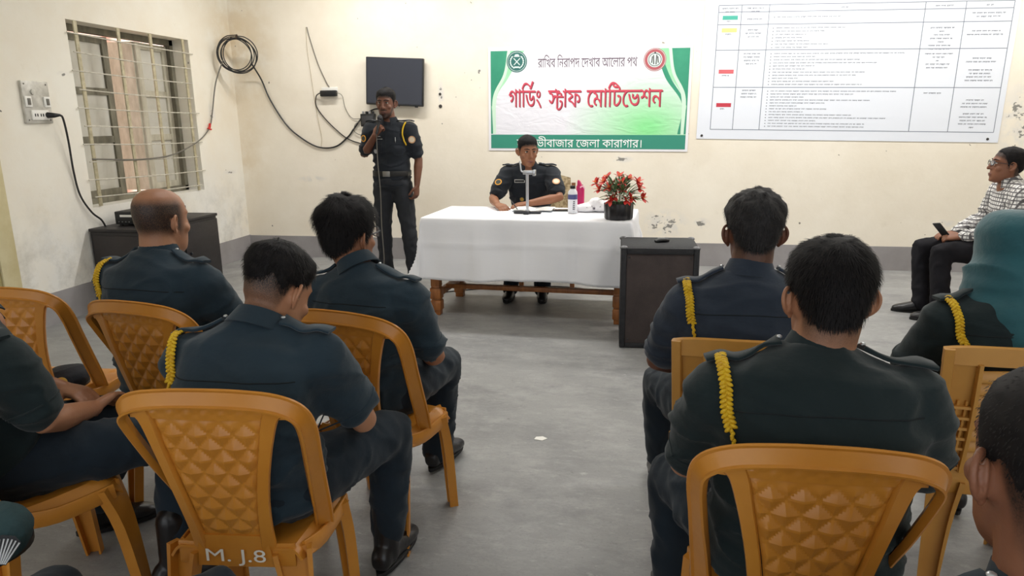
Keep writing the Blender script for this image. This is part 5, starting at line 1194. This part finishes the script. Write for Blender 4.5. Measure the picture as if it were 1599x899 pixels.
hm_ = hb.remesh(.008, 6, 'headscarf')
def scarf_fold(p):
    t = p.z*16+p.x*9+1.6*noise.noise(p*7); f = sstep(1.14, 1.0, p.z); return .019*((1-abs(sin(t*.8)))**2-.35)*(.12+.88*f)+.008*noise.noise(V((p.x*12, p.y*12, p.z*30)))*(.3+.7*f)
displace(hm_, scarf_fold)
hm_.update(); part('headscarf', hm_, mat('teal_headscarf', '#1F5A63', .8, '#1A4D57', 8, bump=.25, bscale=40, sheen=.3), R12['root'], label='teal cotton headscarf draped over the shoulders')

# ------------------------------------------------------------------ badges and kit of the two men at the front
def patch(R, o, d, r, m1, m2, name='sleeve_patch'):
    h, n = R['cast'](o, d, .003)
    if not h: return
    q = n.to_track_quat('Z', 'Y').to_matrix().to_4x4(); a = MB(); a.X = M.Translation(h) @ q; a.lathe([(.0005, 0), (r, 0), (r, .002), (.0005, .0025)], N=18); p = part(name, a, m1, R['shirt'])
    a = MB(); a.X = M.Translation(h) @ q; a.lathe([(.0005, .002), (r*.72, .002), (r*.7, .0036), (.0005, .004)], N=16); part('patch_device', a, m2, p)
M_OR = mat('orange_patch', '#E0A032', .6); M_DKP = mat('dark_patch', '#3A4038', .6); M_PKP = mat('pale_orange_patch', '#D8A679', .6); M_CRP = mat('cream_patch', '#EAD9C0', .6)
for R, zz in ((R10, .93), (R9, 1.30)):
    P = R['P']; a = P['shR']; e = P['elR']; c = a.lerp(e, .36); patch(R, c+V((.12, .4, .08)), V((-.12, -.4, -.08)), .030, M_OR, M_DKP)
    a = P['shL']; e = P['elL']; c = a.lerp(e, .36); patch(R, c+V((-.10, .4, .08)), V((.10, -.4, -.08)), .032, M_PKP, M_CRP)
    h, n = R['cast']((.075, 1, P['chest'].z+.075), (0, -1, 0), .003)
    if h: nt_ = part('name_tag', MB().obox(h, (1, 0, 0), n.cross(V((1, 0, 0))), n, (.04, .010, .002)), M_BLK, R['shirt']); part('tag_border', MB().obox(h-n*.0006, (1, 0, 0), n.cross(V((1, 0, 0))), n, (.043, .013, .0015)), mat('white_plastic', '#F2F0EA', .4), nt_)
    for sg in (-1, 1):
        L_, N_ = R.get('strap%d' % sg, ([], []))
        for k in (1, 2, 3):
            if len(L_) > k+1:
                c = L_[k]+N_[k]*.007; star = [(.011*(1 if j % 2 == 0 else .45)*cos(pi/2+pi*j/5), .011*(1 if j % 2 == 0 else .45)*sin(pi/2+pi*j/5)) for j in range(10)]
                u = (L_[k+1]-L_[k]).normalized(); part('rank_star', MB().prism(star, c, u, N_[k].cross(u), .002), M_SILV, R['shirt'])
    pts = []
    for j in range(12):
        h, n = R['cast']((.0, 1, P['neck'].z-.04-(P['neck'].z-.04-P['pelvis'].z-.1)*j/11), (0, -1, 0), .0008)
        if h: pts.append(h)
    if len(pts) > 3: part('placket', MB().tube(pts, .0022, 5, 2), M_SEAM, R['shirt'])
    for sg in (-1, 1):
        def pk_(cz, hh, off):
            def f(u, v):
                x, z = sg*.085+(u-.5)*.098, cz+(v-.5)*hh; h, n = R['cast']((x, 1, z), (0, -1, 0), off); return h if h else V((x, P['chest'].y+.13, z))
            return f
        part('chest_pocket', MB().shell(pk_(P['chest'].z-.005, .10, .0035), 6, 6, -.002), R['um'], R['shirt']); part('pocket_flap', MB().shell(pk_(P['chest'].z+.035, .036, .007), 6, 3, -.002), R['um'], R['shirt'])
# shoulder cord on the standing man's left
P9 = R9['P']; pts = []
for j in range(12):
    t = j/11; x = -.165+.045*sin(pi*t)*.6; h, n = R9['cast']((x-.0, 1, 1.44-.19*t), (0, -1, 0), .007)
    if h: pts.append(h)
if len(pts) > 3: part('lanyard', MB().tube(pts, .007, 7, 3), M_YEL, R9['root'], label='yellow shoulder cord')
# badge on belt pocket, round chest badge
patch(R9, (.10, 1, 1.20), (0, -1, 0), .026, M_DG, M_SILV, 'chest_badge'); patch(R10, (.06, 1, .80), (0, -1, 0), .022, M_DKP, M_GOLD, 'chest_badge')
h, n = R9['cast']((-.085, 1, 1.27), (0, -1, 0), .004)
if h: part('clipped_pen', MB().tube([h, h+V((0, 0, .05))], .003, 6, 1, False), M_SILV, R9['root'])

# ------------------------------------------------------------------ hand-held things
W9 = M.Translation((-2.19, 6.10, 0)) @ M.Rotation(rad(178), 4, 'Z')
mp_ = W9 @ V((.035, .185, 1.405)); mt = W9 @ V((.022, .145, 1.505))
mc = thing('microphone', 'black hand-held microphone at the standing man\'s mouth', 'microphone', mp_); ax = (mt-mp_)
part('handle', MB().tube([ax*-.55, ax*0, ax*.55], [.011, .012, .014], 12, 1, False), M_BLK, mc); part('grille_head', MB().ell(ax*.78, (.025, .025, .028), 16, 10), mat('microphone_mesh', '#3A3A3C', .5, metal=.5, bump=.5, bscale=300), mc); part('collar_ring', MB().tube([ax*.5, ax*.56], .021, 14, 1, False), M_DG, mc)
cable('microphone_cable', [mp_-ax*.55, W9 @ V((.055, .18, 1.28)), W9 @ V((.06, .17, 1.1)), W9 @ V((.05, .17, .85)), W9 @ V((.06, .16, .55)), W9 @ V((.05, .17, .25)), W9 @ V((.06, .2, .012)), W9 @ V((-.2, .3, .010)), (-1.7, 5.72, .010)], .0042, M_GCAB, 'grey microphone cable hanging straight down before the standing man')
W11 = M.Translation((2.58, 5.57, 0)) @ M.Rotation(rad(88), 4, 'Z')
hp = thing('held_phone', 'black mobile phone in the hand of the man in the checked shirt', 'phone', W11 @ V((-.03, .40, .63)), rad(88)); hp.rotation_euler = (rad(50), rad(10), rad(88+20))
part('case', MB().box((-.037, -.078, -.005), (.037, .078, .005), .004), M_BLK, hp); part('screen', MB().box((-.033, -.073, .0045), (.033, .073, .0056)), mat('phone_glass', '#23262B', .1), hp)
# berets
def beret(label, loc, rz, m, big=1.0, badge=True, bx=0.0):
    t = thing('beret', label, 'beret', loc, rz); mb = MB()
    mb.loft([((0, 0, .0), (1, 0, 0), (0, 1, 0), .086*big, .096*big), ((0, .0, .02), (1, 0, 0), (0, 1, 0), .097*big, .107*big), ((.006, .0, .042), (1, 0, 0), (0, 1, 0), .098*big, .106*big), ((.012, 0, .064), (1, 0, 0), (0, 1, 0), .082*big, .090*big), ((.016, 0, .080), (1, 0, 0), (0, 1, 0), .052*big, .058*big), ((.016, 0, .087), (1, 0, 0), (0, 1, 0), .02*big, .02*big)], 26, 2.1)
    me = mb.remesh(.006, 5, 'crown'); wrinkle(me, .006, 3); part('crown', me, m, t); part('headband', MB().lathe([(.088*big, .0), (.098*big, .0), (.099*big, .016), (.088*big, .016)], N=30), mat('black_leather_band', '#141416', .5), t)
    if not bx:
        a = MB(); a.X = M.Translation((bx, -.100*big, .044)) @ M.Rotation(rad(58), 4, 'X'); a.lathe([(.0005, 0), (.024, 0), (.022, .006), (.014, .008), (.012, .006), (.0005, .009)], N=18); part('badge', a, M_GOLD, t)
    else:
        X4 = M.Translation((bx, -.106*big, .022)) @ M.Rotation(rad(72), 4, 'X') @ M.Rotation(rad(-28), 4, 'Z'); a = MB(); a.X = X4
        a.prism([(-.012, -.012), (.012, -.012), (.026, .034), (.012, .046), (-.012, .046), (-.026, .034)], (0, 0, 0), (1, 0, 0), (0, 1, 0), .004); bd_ = part('badge', a, M_DG, t)
        for k in range(7):
            a = MB(); a.X = X4; q = (k-3)/3; a.tube([(q*.009, -.01, .005), (q*.022, .040-.006*q*q, .006)], .0022, 6, 1, False); part('badge_ray', a, M_SILV, bd_)
    return t
beret('dark beret with gold badge lying on the empty orange chair', (-2.30, 2.36, .408), rad(35), mat('navy_felt', '#1B1E26', .9, '#15171D', 20, bump=.2, bscale=90), .9)
beret('teal beret with silver badge on the near left person\'s lap', (-1.385, 1.13, .553), rad(56), mat('teal_felt', '#27454B', .9, '#1F383E', 20, bump=.2, bscale=90), 1.0, True, .02)
